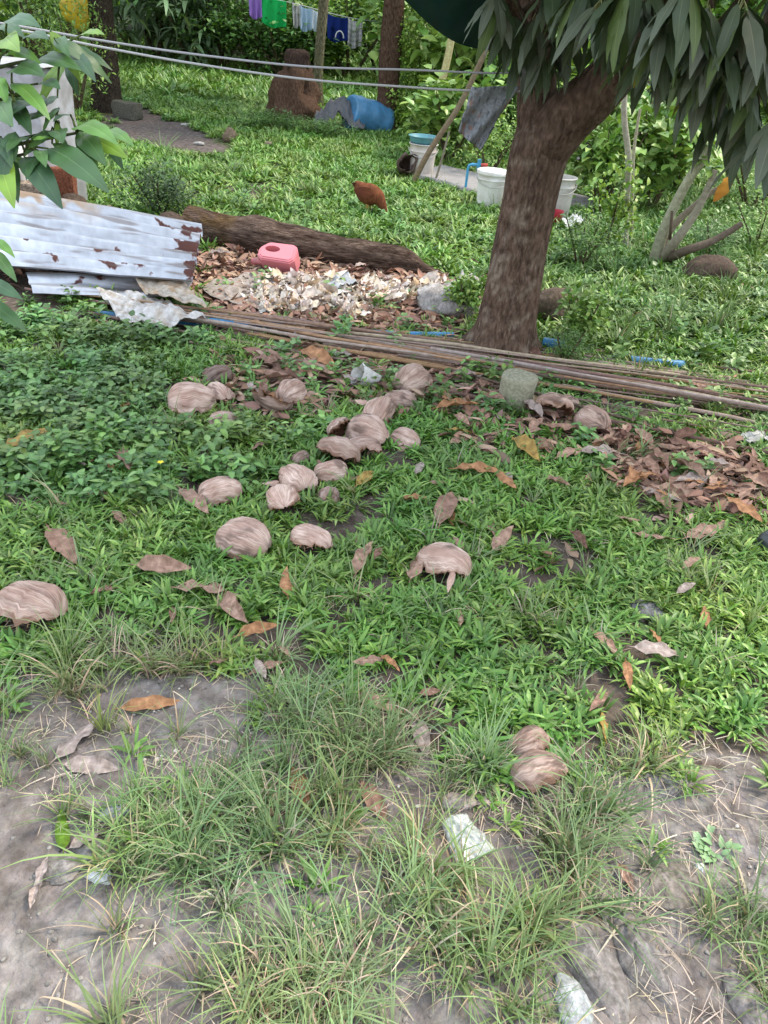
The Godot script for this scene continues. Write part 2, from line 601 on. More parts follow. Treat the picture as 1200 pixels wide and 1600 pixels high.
# ---------------------------------------------------------------- the scene
func _ready() -> void:
	noise.seed = 7
	noise.frequency = 0.05
	noise.fractal_octaves = 3

	var cam := Camera3D.new()
	cam.name = "camera"
	cam.fov = 67.0
	cam.near = 0.05
	cam.far = 300.0
	cam.position = Vector3(0, 1.6, 0)
	cam.rotation_order = EULER_ORDER_YXZ
	cam.rotation_degrees = Vector3(-33, 0, 5)
	add_child(cam)
	cam.current = true

	var env := Environment.new()
	env.background_mode = Environment.BG_SKY
	var sm := ProceduralSkyMaterial.new()
	sm.sky_top_color = Color(0.76, 0.81, 0.87)
	sm.sky_horizon_color = Color(0.95, 0.945, 0.935)
	sm.sky_curve = 0.2
	sm.ground_bottom_color = Color(0.2, 0.22, 0.16)
	sm.ground_horizon_color = Color(0.5, 0.52, 0.45)
	var sky := Sky.new()
	sky.sky_material = sm
	env.sky = sky
	env.tonemap_mode = Environment.TONE_MAPPER_LINEAR
	env.tonemap_exposure = 3.25
	env.sdfgi_enabled = true
	env.ssao_enabled = true
	env.ssil_enabled = true
	var we := WorldEnvironment.new()
	we.name = "world_environment"
	we.environment = env
	add_child(we)

	var sun := DirectionalLight3D.new()
	sun.name = "sun"
	sun.light_energy = 0.5
	sun.light_color = Color(1.0, 0.95, 0.87)
	sun.light_angular_distance = 11.0
	sun.shadow_enabled = true
	sun.rotation_order = EULER_ORDER_YXZ
	sun.rotation_degrees = Vector3(-52, 118, 0)
	add_child(sun)

	materials()
	ground()
	background()
	mango()
	sapling()
	sheets_and_pile()
	lumber()
	washplace()
	lines()
	husks()
	fallen_leaves()
	small_things()
	cover()

func materials() -> void:
	var soil := noise_tex(0.012, Color(0.66, 0.65, 0.64), Color(1, 1, 1), 1024, 6, 3)
	var soilh := noise_tex(0.02, Color(0, 0, 0), Color(1, 1, 1), 1024, 6, 4)
	MT.soil = textured(mat(Color.WHITE, 0.95, 0.25), soil, 1.1, 0.7, soilh)
	MT.soil.uv1_world_triplanar = true
	MT.leaf = leafmat(Color.WHITE, 0.62, 0.45)
	MT.grass = leafmat(Color.WHITE, 0.55, 0.55)
	MT.mango = leafmat(Color.WHITE, 0.45, 0.55)
	MT.dry = mat(Color.WHITE, 0.8, 0.3)
	MT.dry.backlight_enabled = true
	MT.dry.backlight = Color(0.3, 0.28, 0.24)
	var bark := noise_tex(0.02, Color(0.55, 0.52, 0.5), Color(1, 1, 1), 512, 5, 11)
	MT.pale = textured(mat(Color.WHITE, 0.9, 0.25), noise_tex(0.03, Color(0.78, 0.76, 0.74), Color(1, 1, 1), 256, 5, 15), 3.0)
	MT.tarp = mat(Color.WHITE, 1.0, 0.05)
	var barkh := noise_tex(0.03, Color(0, 0, 0), Color(1, 1, 1), 512, 5, 12)
	MT.bark = textured(mat(Color.WHITE, 0.95, 0.2), bark, 2.2, 1.4, barkh)
	MT.bark.uv1_scale = Vector3(3.4, 1.1, 3.4)
	MT.rotten = textured(mat(Color.WHITE, 0.95, 0.2), bark, 2.2, 2.2, barkh)
	MT.rotten.uv1_scale = Vector3(0.8, 3.6, 3.6)
	MT.wood = textured(mat(Color.WHITE, 0.9, 0.25), bark, 3.0, 0.8, barkh)
	MT.stone = textured(mat(Color.WHITE, 0.92, 0.3), noise_tex(0.03, Color(0.6, 0.6, 0.58), Color(1, 1, 1), 512, 5, 21), 2.5, 0.8)
	MT.concrete = textured(mat(Color.WHITE, 0.9, 0.3), noise_tex(0.03, Color(0.72, 0.72, 0.7), Color(1, 1, 1), 512, 5, 22), 3.0, 0.5)
	MT.plastic = textured(mat(Color.WHITE, 0.42, 0.5), noise_tex(0.01, Color(0.82, 0.8, 0.77), Color(1, 1, 1), 256, 4, 23), 2.0)
	MT.cloth = textured(mat(Color.WHITE, 0.95, 0.15), noise_tex(0.08, Color(0.75, 0.75, 0.75), Color(1, 1, 1), 256, 4, 24), 3.0)
	MT.paper = textured(mat(Color.WHITE, 0.85, 0.3), noise_tex(0.02, Color(0.7, 0.68, 0.65), Color(1, 1, 1), 256, 5, 25), 4.0)
	MT.rope = mat(Color.WHITE, 0.8, 0.3)
	# fibre streaks of coconut husk, running from end to end
	var im := Image.create(256, 256, false, Image.FORMAT_RGB8)
	for y in 256:
		for x in 256:
			var q := 0.6 + 0.4 * nz(x * 0.04, y * 0.0015, 1.0) + 0.5 * nz(x * 0.13, y * 0.004, 2.0) + 0.25 * nz(x * 0.008, y * 0.01, 3.0)
			q = clampf(q, 0.0, 1.0)
			im.set_pixel(x, y, Color(0.66, 0.62, 0.6).lerp(Color(1, 1, 1), q))
	var fib := ImageTexture.create_from_image(im)
	MT.husk = mat(Color.WHITE, 0.75, 0.3)
	MT.husk.albedo_texture = fib
	MT.husk.heightmap_enabled = true
	MT.husk.heightmap_texture = fib
	MT.husk.heightmap_scale = 0.35
	MT.fibre = mat(Color.WHITE, 0.95, 0.1)
	MT.fibre.albedo_texture = fib
	MT.fibre.heightmap_enabled = true
	MT.fibre.heightmap_texture = fib
	MT.fibre.heightmap_scale = 0.8
	# galvanised sheet: zinc bloom, dull streaks along the sheet, rust towards the cut end and in blotches
	var gi := Image.create(768, 320, false, Image.FORMAT_RGB8)
	for y in 320:
		for x in 768:
			var zz := 0.5 + 0.5 * nz(x * 0.0008, y * 0.006, 1.0) + 0.25 * nz(x * 0.006, y * 0.008, 2.0)
			var c := Color(0.62, 0.63, 0.66).lerp(Color(0.88, 0.9, 0.94), clampf(zz, 0, 1))
			var spot := nz(x * 0.0012, y * 0.003, 5.0) + 0.35 * nz(x * 0.006, y * 0.01, 6.0)
			var endr := smoothstep(640.0, 768.0, x) * 0.42
			var band := (absf(fmod(y + 8.0, 53.0) - 26.0) / 26.0) * 0.16
			var rust := smoothstep(0.46, 0.58, spot + endr + band - 0.04)
			c = c.lerp(Color(0.4, 0.24, 0.2).lerp(Color(0.3, 0.19, 0.18), zz), rust)
			var ochre := smoothstep(0.1, 0.4, nz(x * 0.0015, y * 0.004, 9.0) + 0.15) * smoothstep(110.0, 10.0, y) * smoothstep(560.0, 380.0, x)
			c = c.lerp(Color(0.66, 0.5, 0.34), ochre * 0.75)
			var dirt := smoothstep(0.18, 0.45, nz(x * 0.0007, y * 0.012, 13.0)) * 0.5
			c = c.lerp(Color(0.44, 0.39, 0.36), dirt)
			gi.set_pixel(x, y, c)
	MT.zinc = mat(Color(0.86, 0.86, 0.86), 0.42, 0.5)
	MT.zinc.metallic = 0.65
	MT.zinc.albedo_texture = ImageTexture.create_from_image(gi)

func ground() -> void:
	var m := MB.new()
	var zs := []
	var z := 9.0
	while z > -140.0:
		zs.append(z)
		z -= 0.5 if z > 0.4 else maxf(0.03, -z * 0.012) if z > -30 else 4.0
	var nx := 240
	for zz in zs:
		var W: float = 3.0 + absf(zz) * 1.3
		for k in nx + 1:
			var t := float(k) / nx * 2.0 - 1.0
			var x := W * (0.55 * t + 0.45 * t * t * t)
			var y := gh(x, zz)
			if zz > -4.0 and zz < -0.2:
				y += 0.004 * nz(x * 2.2, zz * 2.2, 3.0) + 0.012 * maxf(0.0, nz(x * 1.3, zz * 1.3, 30.0))
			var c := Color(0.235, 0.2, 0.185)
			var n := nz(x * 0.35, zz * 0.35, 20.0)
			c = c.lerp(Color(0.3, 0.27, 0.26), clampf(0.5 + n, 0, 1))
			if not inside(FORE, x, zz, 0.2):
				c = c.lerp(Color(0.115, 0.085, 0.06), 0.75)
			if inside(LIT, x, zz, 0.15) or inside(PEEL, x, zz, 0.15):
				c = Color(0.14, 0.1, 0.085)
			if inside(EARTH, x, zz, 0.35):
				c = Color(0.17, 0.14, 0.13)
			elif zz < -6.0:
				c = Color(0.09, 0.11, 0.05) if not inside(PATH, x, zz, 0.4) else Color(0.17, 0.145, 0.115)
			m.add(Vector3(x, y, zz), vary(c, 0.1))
	for j in zs.size() - 1:
		for k in nx:
			var a := j * (nx + 1) + k
			m.quad(a, a + nx + 1, a + nx + 2, a + 1)
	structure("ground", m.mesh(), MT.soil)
	# a wooded rise that closes the view far behind the yard
	var h := MB.new()
	for j in 14:
		for k in 81:
			var x := lerpf(-110.0, 110.0, k / 80.0)
			var zz := -46.0 - j * 6.0
			var y := -0.3 + pow(j / 13.0, 1.3) * 16.0 + 1.6 * nz(x * 0.01, zz * 0.01) * minf(j, 4.0)
			h.add(Vector3(x, y, zz), vary(Color(0.05, 0.075, 0.03), 0.3))
	for j in 13:
		for k in 80:
			var a := j * 81 + k
			h.quad(a, a + 81, a + 82, a + 1)
	structure("hill", h.mesh(), MT.soil)
	# cement floor of the wash place, with the broken front edge of a thin pour
	var s := MB.new()
	var P := [Vector3(0.020, 0.000, -9.309), Vector3(1.009, 0.000, -8.148), Vector3(2.124, -0.000, -8.597), Vector3(0.334, 0.000, -10.088)]
	slab(s, 26, 12, func(u: float, v: float):
		var p := bilinear(P[0], P[1], P[2], P[3], u, v)
		return Vector3(p.x + 0.08 * nz(p.x * 0.4, p.z * 0.4), 0.02 + 0.008 * nz(p.x * 0.3, p.z * 0.3), p.z + 0.12 * nz(p.x * 0.4, p.z * 0.4, 4.0)),
		0.06, func(_u: float, _v: float): return vary(Color(0.36, 0.34, 0.34), 0.08))
	structure("cement_floor", s.mesh(), MT.concrete)
	# stones, grit and white specks in the bare soil
	var grit := []
	for k in 3:
		rng.seed = 50 + k
		var g := MB.new()
		rock(g, Vector3(0.01, 0.006, 0.009), k * 3.7, Color(0.36, 0.33, 0.31), 8, 6)
		grit.append(g.mesh())
	scatter("grit", "small grey grit and pebbles in the bare foreground soil", "grit", grit, MT.stone, 8500, 0.3, 2.6, func(x: float, zz: float): return 1.0 if inside(FORE, x, zz, 0.2) else 0.05, 0.25, 1.3, 0.001, func(_x: float, _z: float):
		var k := rr(0.6, 1.2) if rng.randf() < 0.93 else 2.2
		return Color(k, k, k))

func cover() -> void:
	var G1 := Color(0.095, 0.21, 0.037)
	var G2 := Color(0.145, 0.28, 0.052)
	var G3 := Color(0.075, 0.15, 0.03)
	var G4 := Color(0.22, 0.33, 0.08)
	var carpets := []
	for k in 5:
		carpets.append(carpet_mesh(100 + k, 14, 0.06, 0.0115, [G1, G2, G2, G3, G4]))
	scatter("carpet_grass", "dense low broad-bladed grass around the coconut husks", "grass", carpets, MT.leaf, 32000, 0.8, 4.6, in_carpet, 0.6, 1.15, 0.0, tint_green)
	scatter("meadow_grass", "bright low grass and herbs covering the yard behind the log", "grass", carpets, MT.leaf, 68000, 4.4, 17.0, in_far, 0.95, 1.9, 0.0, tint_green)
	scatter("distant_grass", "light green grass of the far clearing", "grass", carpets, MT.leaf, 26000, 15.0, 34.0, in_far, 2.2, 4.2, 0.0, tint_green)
	var weeds := []
	for k in 5:
		weeds.append(weed_mesh(200 + k, 4, 0.12, 0.04, 0.023, [Color(0.09, 0.19, 0.05), Color(0.125, 0.24, 0.065), Color(0.065, 0.145, 0.04), Color(0.16, 0.28, 0.08)]))
	scatter("low_weeds", "thick patch of small oval-leaved weeds left of the husks", "weeds", weeds, MT.leaf, 7400, 2.3, 5.2, in_weed, 0.55, 1.35, 0.0, tint_green)
	scatter("yard_weeds", "leafy herbs growing among the grass behind the tree", "weeds", weeds, MT.leaf, 5000, 4.2, 16.0, func(x: float, z: float):
		if in_far(x, z) <= 0.3:
			return 0.0
		var p := 0.12 + 0.9 * nz(x * 0.1, z * 0.1, 33.0)
		if x > 0.9:
			p += 0.45
		return p, 0.8, 1.7, 0.0, tint_green)
	var tufts := []
	for k in 6:
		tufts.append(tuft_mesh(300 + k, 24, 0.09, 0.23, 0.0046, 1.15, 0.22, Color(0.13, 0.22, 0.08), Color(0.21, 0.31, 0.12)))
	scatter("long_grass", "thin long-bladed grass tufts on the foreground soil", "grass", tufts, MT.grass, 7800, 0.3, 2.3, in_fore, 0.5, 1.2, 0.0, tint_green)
	var tall := []
	for k in 4:
		tall.append(tuft_mesh(340 + k, 20, 0.15, 0.32, 0.007, 0.9, 0.06, Color(0.07, 0.17, 0.04), Color(0.15, 0.28, 0.07)))
	scatter("tall_grass", "taller grass blades rising from the yard on the right and behind", "grass", tall, MT.grass, 5200, 3.9, 20.0, func(x: float, z: float):
		if in_far(x, z) <= 0.3:
			return 0.0
		var p := 0.05 + 0.8 * nz(x * 0.12, z * 0.12, 44.0)
		if x > 0.8:
			p += 0.55
		return p, 0.6, 1.2, 0.0, tint_green)
	scatter("grass_sprouts", "long single grass tufts rising out of the low grass", "grass", tufts, MT.grass, 900, 1.4, 3.8, func(x: float, z: float): return 0.1 if not bare(x, z) and not inside(SOIL_C, x, z, 0.05) else 0.0, 0.6, 1.0, 0.0, tint_green)
	var straws := []
	for k in 4:
		rng.seed = 380 + k
		var m := MB.new()
		for q in 9:
			var a := rr(0, TAU)
			blade(m, Vector3(rr(-0.06, 0.06), rr(0.002, 0.012), rr(-0.06, 0.06)), Vector3(cos(a), rr(0.0, 0.25), sin(a)).normalized(), rr(0.03, 0.11), 0.0018, 5, rr(-0.6, 1.6), vary(Color(0.42, 0.35, 0.27), 0.25), vary(Color(0.48, 0.4, 0.31), 0.25))
		straws.append(m.mesh())
	scatter("dead_straw", "pale dead grass straw lying on the bare soil", "straw", straws, MT.dry, 3400, 0.35, 2.4, func(x: float, z: float):
		if inside(SOIL_A, x, z, 0.1):
			return 0.04
		return 0.5 if inside(FORE, x, z, 0.25) else 0.08, 0.6, 1.2, 0.002, tint_plain)
	var bits := []
	for k in 4:
		rng.seed = 400 + k
		var m := MB.new()
		for q in 7:
			var a := rr(0, TAU)
			var c := vary([Color(0.26, 0.17, 0.125), Color(0.33, 0.23, 0.18), Color(0.19, 0.12, 0.09)][q % 3], 0.25)
			leaf(m, Vector3(rr(-0.08, 0.08), rr(0.0, 0.03), rr(-0.08, 0.08)), Vector3(cos(a), rr(-0.3, 0.5), sin(a)).normalized(), Vector3(rr(-0.6, 0.6), 1, rr(-0.6, 0.6)), rr(0.04, 0.12), rr(0.02, 0.045), 4, rr(-0.4, 0.7), rr(-0.8, 0.8), c, c, 0.3, rr(-0.6, 0.6))
		bits.append(m.mesh())
	scatter("leaf_litter", "brown broken leaf litter under the sticks and around the peelings", "leaf litter", bits, MT.dry, 18500, 2.2, 6.8, func(x: float, z: float):
		if inside(LITB, x, z, 0.12):
			return 1.0
		if inside(PEEL, x, z, 0.12):
			return 0.75
		if inside(LIT, x, z, 0.15):
			return 0.4
		return 0.012, 0.7, 1.25, 0.004, tint_plain, 0.4)

# ---------------------------------------------------------------- trees, bushes and things behind
func trunk_mesh(pts: Array, radii: Array, sides: int, cols: Array, rough := 0.12, freq := 0.02) -> ArrayMesh:
	var m := MB.new()
	var P := smooth_path(pts, 6)
	tube(m, P, ramp(radii, P.size()), sides, ramp(cols, P.size()), rough, true, freq)
	return m.mesh()

func yard_tree(label: String, pts: Array, radii: Array, cols: Array, crown: Mesh, crown_scale: float, crown_up: float) -> Node3D:
	var o := thing("tree", label, "tree", pts[0])
	var q := []
	for p in pts:
		q.append(p - pts[0])
	q[0].y -= 0.05
	part("trunk", trunk_mesh(q, radii, 14, cols), MT.bark, o)
	if crown:
		var top: Vector3 = q[-1]
		var c := part("crown", crown, MT.leaf, o, top + Vector3(0, crown_up, 0))
		c.scale = Vector3.ONE * crown_scale
		c.rotation.y = rr(0, TAU)
	return o

var BUSH := []

func bush(kind: int, at: Vector3, s: Vector3, label: String, tone := Color.WHITE, group := "", called := "bush") -> void:
	var o := thing(called, label, "plant", at, group)
	var stems := MB.new()
	for k in 4:
		var a := k * 1.7 + at.x
		tube(stems, [Vector3(0, -0.05, 0), Vector3(cos(a) * 0.15, 0.35, sin(a) * 0.15) * s, Vector3(cos(a) * 0.4, 0.95, sin(a) * 0.4) * s], [0.02 * s.y + 0.004, 0.014 * s.y + 0.003, 0.004], 6, [Color(0.16, 0.13, 0.08)])
	part("stem", stems.mesh(), MT.bark, o)
	var f := part("foliage", BUSH[kind], tinted(tone), o, Vector3(0, 0.62 * s.y, 0))
	f.scale = s
	f.rotation.y = at.x * 3.1 + at.z

var tints := {}
func tinted(c: Color) -> Material:
	if c == Color.WHITE:
		return MT.leaf
	if not tints.has(c):
		tints[c] = leafmat(c, 0.62, 0.5)
	return tints[c]

func background() -> void:
	var mid := [Color(0.08, 0.17, 0.04), Color(0.11, 0.22, 0.05), Color(0.06, 0.13, 0.035)]
	var light := [Color(0.16, 0.28, 0.06), Color(0.12, 0.24, 0.05), Color(0.2, 0.32, 0.08)]
	var dark := [Color(0.035, 0.075, 0.025), Color(0.05, 0.1, 0.03), Color(0.03, 0.06, 0.02)]
	var grey := [Color(0.12, 0.2, 0.1), Color(0.1, 0.17, 0.08), Color(0.15, 0.24, 0.12)]
	BUSH = [
		foliage_mesh(1, 110, 16, Vector3(0.55, 0.5, 0.55), 0.075, 0.03, mid, 0.3, 0.6, 0.16),
		foliage_mesh(2, 70, 11, Vector3(0.5, 0.5, 0.5), 0.15, 0.1, light, 0.9, 0.7, 0.18),
		foliage_mesh(3, 60, 12, Vector3(0.5, 0.55, 0.5), 0.24, 0.045, grey, 0.0, 1.2, 0.14),
		foliage_mesh(4, 120, 16, Vector3(0.6, 0.55, 0.6), 0.09, 0.04, dark, 0.3, 0.7, 0.18),
		foliage_mesh(5, 60, 10, Vector3(0.45, 0.5, 0.45), 0.12, 0.085, [Color(0.2, 0.34, 0.06), Color(0.14, 0.27, 0.05), Color(0.26, 0.4, 0.08)], 1.0, 0.9, 0.16),
		foliage_mesh(6, 90, 14, Vector3(0.55, 0.45, 0.55), 0.06, 0.022, light, 0.3, 0.5, 0.15),
	]
	# trees whose crowns rise out of the picture
	yard_tree("dark rough-barked tree at left beside the patch of bare earth", [Vector3(-4.650, 0.000, -12.781), Vector3(-4.602, 0.701, -12.781), Vector3(-4.596, 1.399, -12.781), Vector3(-4.529, 2.264, -12.781)], [0.24, 0.18, 0.17, 0.15], [Color(0.07, 0.055, 0.045)], BUSH[3], 3.4, 1.2)
	yard_tree("tall grey trunk standing in the shrubs left of the leaning trunk", [Vector3(-5.539, 0.000, -26.598), Vector3(-5.514, 0.848, -26.598), Vector3(-5.375, 1.794, -26.598), Vector3(-5.215, 3.833, -26.598)], [0.3, 0.24, 0.22, 0.2], [Color(0.26, 0.22, 0.18)], BUSH[3], 6.0, 2.0)
	yard_tree("pale trunk leaning to the right behind the green laundry", [Vector3(-4.366, 0.000, -25.698), Vector3(-4.216, 0.615, -25.698), Vector3(-3.943, 1.099, -25.698), Vector3(-3.554, 1.759, -25.698), Vector3(-3.071, 3.626, -25.698)], [0.26, 0.22, 0.2, 0.17, 0.13], [Color(0.4, 0.34, 0.27)], BUSH[0], 5.0, 1.6)
	yard_tree("slim pale tree trunk rising beside the brown mound", [Vector3(-1.784, 0.000, -15.299), Vector3(-1.798, 0.515, -15.299), Vector3(-1.769, 1.087, -15.299), Vector3(-1.732, 1.634, -15.299), Vector3(-1.682, 2.655, -15.299)], [0.12, 0.085, 0.08, 0.08, 0.07], [Color(0.19, 0.19, 0.11), Color(0.3, 0.27, 0.19)], BUSH[0], 3.0, 1.0)
	yard_tree("dim trunk among dark foliage at the upper left of the laundry", [Vector3(-5.602, 0.000, -23.803), Vector3(-5.595, 0.879, -23.803), Vector3(-5.505, 1.724, -23.803), Vector3(-5.364, 3.427, -23.803)], [0.25, 0.2, 0.18, 0.15], [Color(0.15, 0.12, 0.1)], BUSH[3], 6.0, 2.0)
	var vt := yard_tree("vine-covered brown trunk hung with heart-shaped leaves", [Vector3(-0.476, 0.000, -13.067), Vector3(-0.485, 0.502, -13.067), Vector3(-0.491, 1.079, -13.067), Vector3(-0.485, 1.702, -13.067), Vector3(-0.491, 2.428, -13.067)], [0.2, 0.16, 0.16, 0.14, 0.12], [Color(0.13, 0.085, 0.06)], BUSH[4], 2.0, 0.9)
	rng.seed = 70
	for k in 17:
		var b: Vector3 = vt.position
		var t := float(k) / 17.0
		var p: Vector3 = Vector3(-0.458, 0.160, -13.067).lerp(Vector3(-0.491, 1.776, -13.067), t) - b
		var f := part("vine_foliage", BUSH[4], MT.leaf, vt, p + Vector3(rr(0.12, 0.7) * (0.4 + t) + 0.06, rr(-0.1, 0.1), rr(-0.35, 0.12)))
		f.scale = Vector3.ONE * rr(0.28, 0.5)
		f.rotation = Vector3(rr(-1, 1), rr(0, 6), rr(-1, 1))
	# earth mound with a knob of wood on top
	var mo := thing("termite_mound", "brown earthen mound with a blunt top in front of the slim trunk", "mound", Vector3(-1.931, 0.000, -13.481))
	var mm := MB.new()
	rng.seed = 5
	lathe(mm, [Vector2(0.47, -0.08), Vector2(0.45, 0.06), Vector2(0.43, 0.15), Vector2(0.4, 0.25), Vector2(0.36, 0.36), Vector2(0.34, 0.46), Vector2(0.3, 0.56), Vector2(0.26, 0.66), Vector2(0.22, 0.74), Vector2(0.12, 0.79), Vector2(0.0, 0.81)], 40, Color(0.15, 0.095, 0.068), 0.2, 0.9, 0.9, 0.5)
	part("earth", mm.mesh(), MT.bark, mo)
	var kn := MB.new()
	block(kn, Transform3D(Basis(Vector3.UP, 0.3), Vector3(0.02, 0.86, 0)), Vector3(0.36, 0.24, 0.3), 0.06, Color(0.1, 0.07, 0.055), 0.05)
	part("top_knob", kn.mesh(), MT.bark, mo)
	# blue drum and crumpled sheet
	var dr := thing("plastic_drum", "blue plastic drum lying on its side at the foot of the vine trunk", "drum", Vector3(-0.749, 0.000, -12.887))
	var dm := MB.new()
	var prof := [Vector2(0, -0.34), Vector2(0.2, -0.34), Vector2(0.225, -0.32)]
	for k in 12:
		var y := -0.3 + k * 0.055
		prof.append(Vector2(0.235 + (0.012 if k % 4 == 1 else 0.0), y))
	prof.append_array([Vector2(0.225, 0.33), Vector2(0.2, 0.34), Vector2(0.19, 0.325), Vector2(0, 0.325)])
	lathe(dm, prof, 28, Color(0.07, 0.22, 0.42))
	var drp := part("shell", dm.mesh(), MT.plastic, dr, Vector3(0, 0.22, 0))
	drp.rotation = Vector3(0.35, 0.5, 1.35)
	var tp := MB.new()
	var TA: Vector3 = Vector3(-1.370, 0.000, -13.070)
	slab(tp, 34, 22, func(u: float, v: float):
		var x := (u - 0.5) * 0.75
		var z := (v - 0.5) * 0.6
		var y := 0.42 * exp(-(x * x * 7.0 + z * z * 7.0)) + 0.14 * nz(x * 0.9, z * 0.4, 8.0) + 0.08 * nz(x * 2.2, z * 2.2, 9.0)
		return Vector3(x, maxf(0.0, y) + 0.02, z), 0.006, func(u: float, v: float): return vary(Color(0.14, 0.14, 0.15), 0.15))
	solo("crumpled_tarp", tp.mesh(), MT.cloth, "crumpled dark grey plastic sheet heaped against the blue drum", "tarp", TA + Vector3(0.22, 0, 0.3))
	# white post and leaning poles
	var wp := MB.new()
	tube(wp, [Vector3(0, -0.05, 0), Vector3(0.01, 0.5, 0)], [0.055, 0.05], 14, [Color(0.5, 0.5, 0.5)], 0.05)
	solo("post", wp.mesh(), MT.concrete, "short whitish post right of the vine trunk", "post", Vector3(-0.191, 0.000, -13.485))
	pole("brown branch leaning over the bucket towards the upper right", [Vector3(-0.032, 0.000, -9.018), Vector3(0.153, 0.367, -9.018), Vector3(0.395, 0.781, -9.018), Vector3(0.578, 1.226, -9.018), Vector3(0.680, 1.534, -9.018)], 0.03, Color(0.2, 0.15, 0.1))
	pole("thin grey stick leaning just right of the white bucket", [Vector3(0.221, 0.000, -9.135), Vector3(0.290, 0.266, -9.135), Vector3(0.339, 0.553, -9.135)], 0.012, Color(0.26, 0.24, 0.2))
	pole("pale bare pole standing right of the mango trunk", [Vector3(1.883, 0.000, -6.918), Vector3(1.805, 0.320, -6.918), Vector3(1.730, 0.711, -6.918), Vector3(1.605, 1.073, -6.918), Vector3(1.535, 1.542, -6.918)], 0.026, Color(0.42, 0.39, 0.33))
	pole("thinner pale stem beside the bare pole", [Vector3(1.979, 0.000, -7.103), Vector3(1.894, 0.342, -7.103), Vector3(1.806, 0.739, -7.103), Vector3(1.776, 1.069, -7.103)], 0.014, Color(0.36, 0.34, 0.26))
	pole("short pale stake in front of the stone heap", [Vector3(2.652, 0.000, -12.499), Vector3(2.632, 0.339, -12.499), Vector3(2.631, 0.587, -12.499)], 0.03, Color(0.42, 0.38, 0.32))
	pole("pale yellowish stem leaning behind the rope at the upper right", [Vector3(0.163, 0.000, -11.395), Vector3(0.208, 0.543, -11.395), Vector3(0.306, 1.131, -11.395), Vector3(0.344, 1.612, -11.395)], 0.05, Color(0.42, 0.38, 0.2))
	# many-stemmed shrub on the right
	var cs := thing("cassava_shrub", "many-stemmed shrub with bare pale branches on the right", "shrub", Vector3(2.024, 0.000, -6.502))
	var b0: Vector3 = Vector3(2.024, 0.000, -6.502)
	var stems := [
		[Vector3(2.024, 0.000, -6.502), Vector3(2.022, 0.204, -6.502), Vector3(2.053, 0.427, -6.502), Vector3(2.122, 0.677, -6.502), Vector3(2.182, 0.810, -6.502), Vector3(2.206, 0.923, -6.502)],
		[Vector3(2.062, 0.000, -6.572), Vector3(2.103, 0.210, -6.502), Vector3(2.201, 0.439, -6.502), Vector3(2.245, 0.632, -6.502), Vector3(2.264, 0.762, -6.502)],
		[Vector3(2.073, 0.000, -6.614), Vector3(2.116, 0.237, -6.502), Vector3(2.233, 0.418, -6.502), Vector3(2.404, 0.598, -6.502)],
		[Vector3(2.095, 0.000, -6.660), Vector3(2.173, 0.181, -6.502), Vector3(2.375, 0.283, -6.502), Vector3(2.541, 0.420, -6.502)],
		[Vector3(2.088, 0.224, -6.502), Vector3(2.044, 0.329, -6.502), Vector3(2.022, 0.449, -6.502)],
	]
	for k in stems.size():
		var q := []
		for p in stems[k]:
			q.append(p - b0 + Vector3(0, 0, [0.0, 0.1, -0.15, 0.2, 0.1][k] * (1.0 if p != stems[k][0] else 0.2)))
		part("branch", trunk_mesh(q, [[0.055, 0.04, 0.035, 0.028], [0.05, 0.032, 0.024], [0.045, 0.03, 0.02], [0.05, 0.032, 0.022], [0.014, 0.01]][k], 10, [[Color(0.3, 0.31, 0.22), Color(0.38, 0.38, 0.27)], [Color(0.28, 0.26, 0.2)], [Color(0.24, 0.21, 0.16)], [Color(0.14, 0.11, 0.09)], [Color(0.13, 0.1, 0.08)]][k], 0.1), MT.pale, cs)
	var cl := MB.new()
	rng.seed = 91
	for q in [Vector3(2.206, 0.923, -6.502), Vector3(2.264, 0.762, -6.502), Vector3(2.182, 0.810, -6.502)]:
		for k in 9:
			var a := rr(0, TAU)
			leaf(cl, q - b0, Vector3(cos(a), rr(-0.4, 0.6), sin(a)).normalized(), Vector3.UP, rr(0.12, 0.2), rr(0.06, 0.09), 4, 0.2, 0.9, vary(Color(0.16, 0.3, 0.06), 0.25), vary(Color(0.2, 0.33, 0.07), 0.25), 0.8)
	part("foliage", cl.mesh(), MT.leaf, cs)
	var yl := MB.new()
	leaf(yl, Vector3(2.409, 0.710, -6.502) - b0, Vector3(-0.25, -0.9, 0.3), Vector3(0.4, 0, 1), 0.2, 0.1, 6, 0.5, 0.5, Color(0.42, 0.22, 0.04), Color(0.34, 0.15, 0.03), 0.8, 0.8, 0.3)
	tube(yl, [Vector3(2.264, 0.762, -6.502) - b0, Vector3(2.349, 0.742, -6.502) - b0, Vector3(2.409, 0.710, -6.502) - b0], [0.004, 0.004, 0.003], 5, [Color(0.35, 0.33, 0.12)])
	part("withered_leaf", yl.mesh(), MT.dry, cs).set_meta("label", "withered orange leaf hanging from the branch tip")
	# rocks
	rock_thing("brown rock half hidden in weeds right of the mango trunk", Vector3(0.993, -0.000, -4.903), Vector3(0.36, 0.24, 0.28), Color(0.16, 0.12, 0.09), 1.0)
	rock_thing("pale grey stone left of the mango trunk foot", Vector3(0.313, 0.000, -4.848), Vector3(0.42, 0.2, 0.34), Color(0.4, 0.37, 0.36), 2.0)
	rock_thing("rounded brown stone at the end of the bare earth patch", Vector3(-2.393, -0.000, -10.918), Vector3(0.2, 0.2, 0.18), Color(0.2, 0.15, 0.11), 3.0)
	rock_thing("small tan stone in the grass below the mound", Vector3(-1.852, -0.000, -10.677), Vector3(0.13, 0.1, 0.12), Color(0.25, 0.2, 0.15), 4.0)
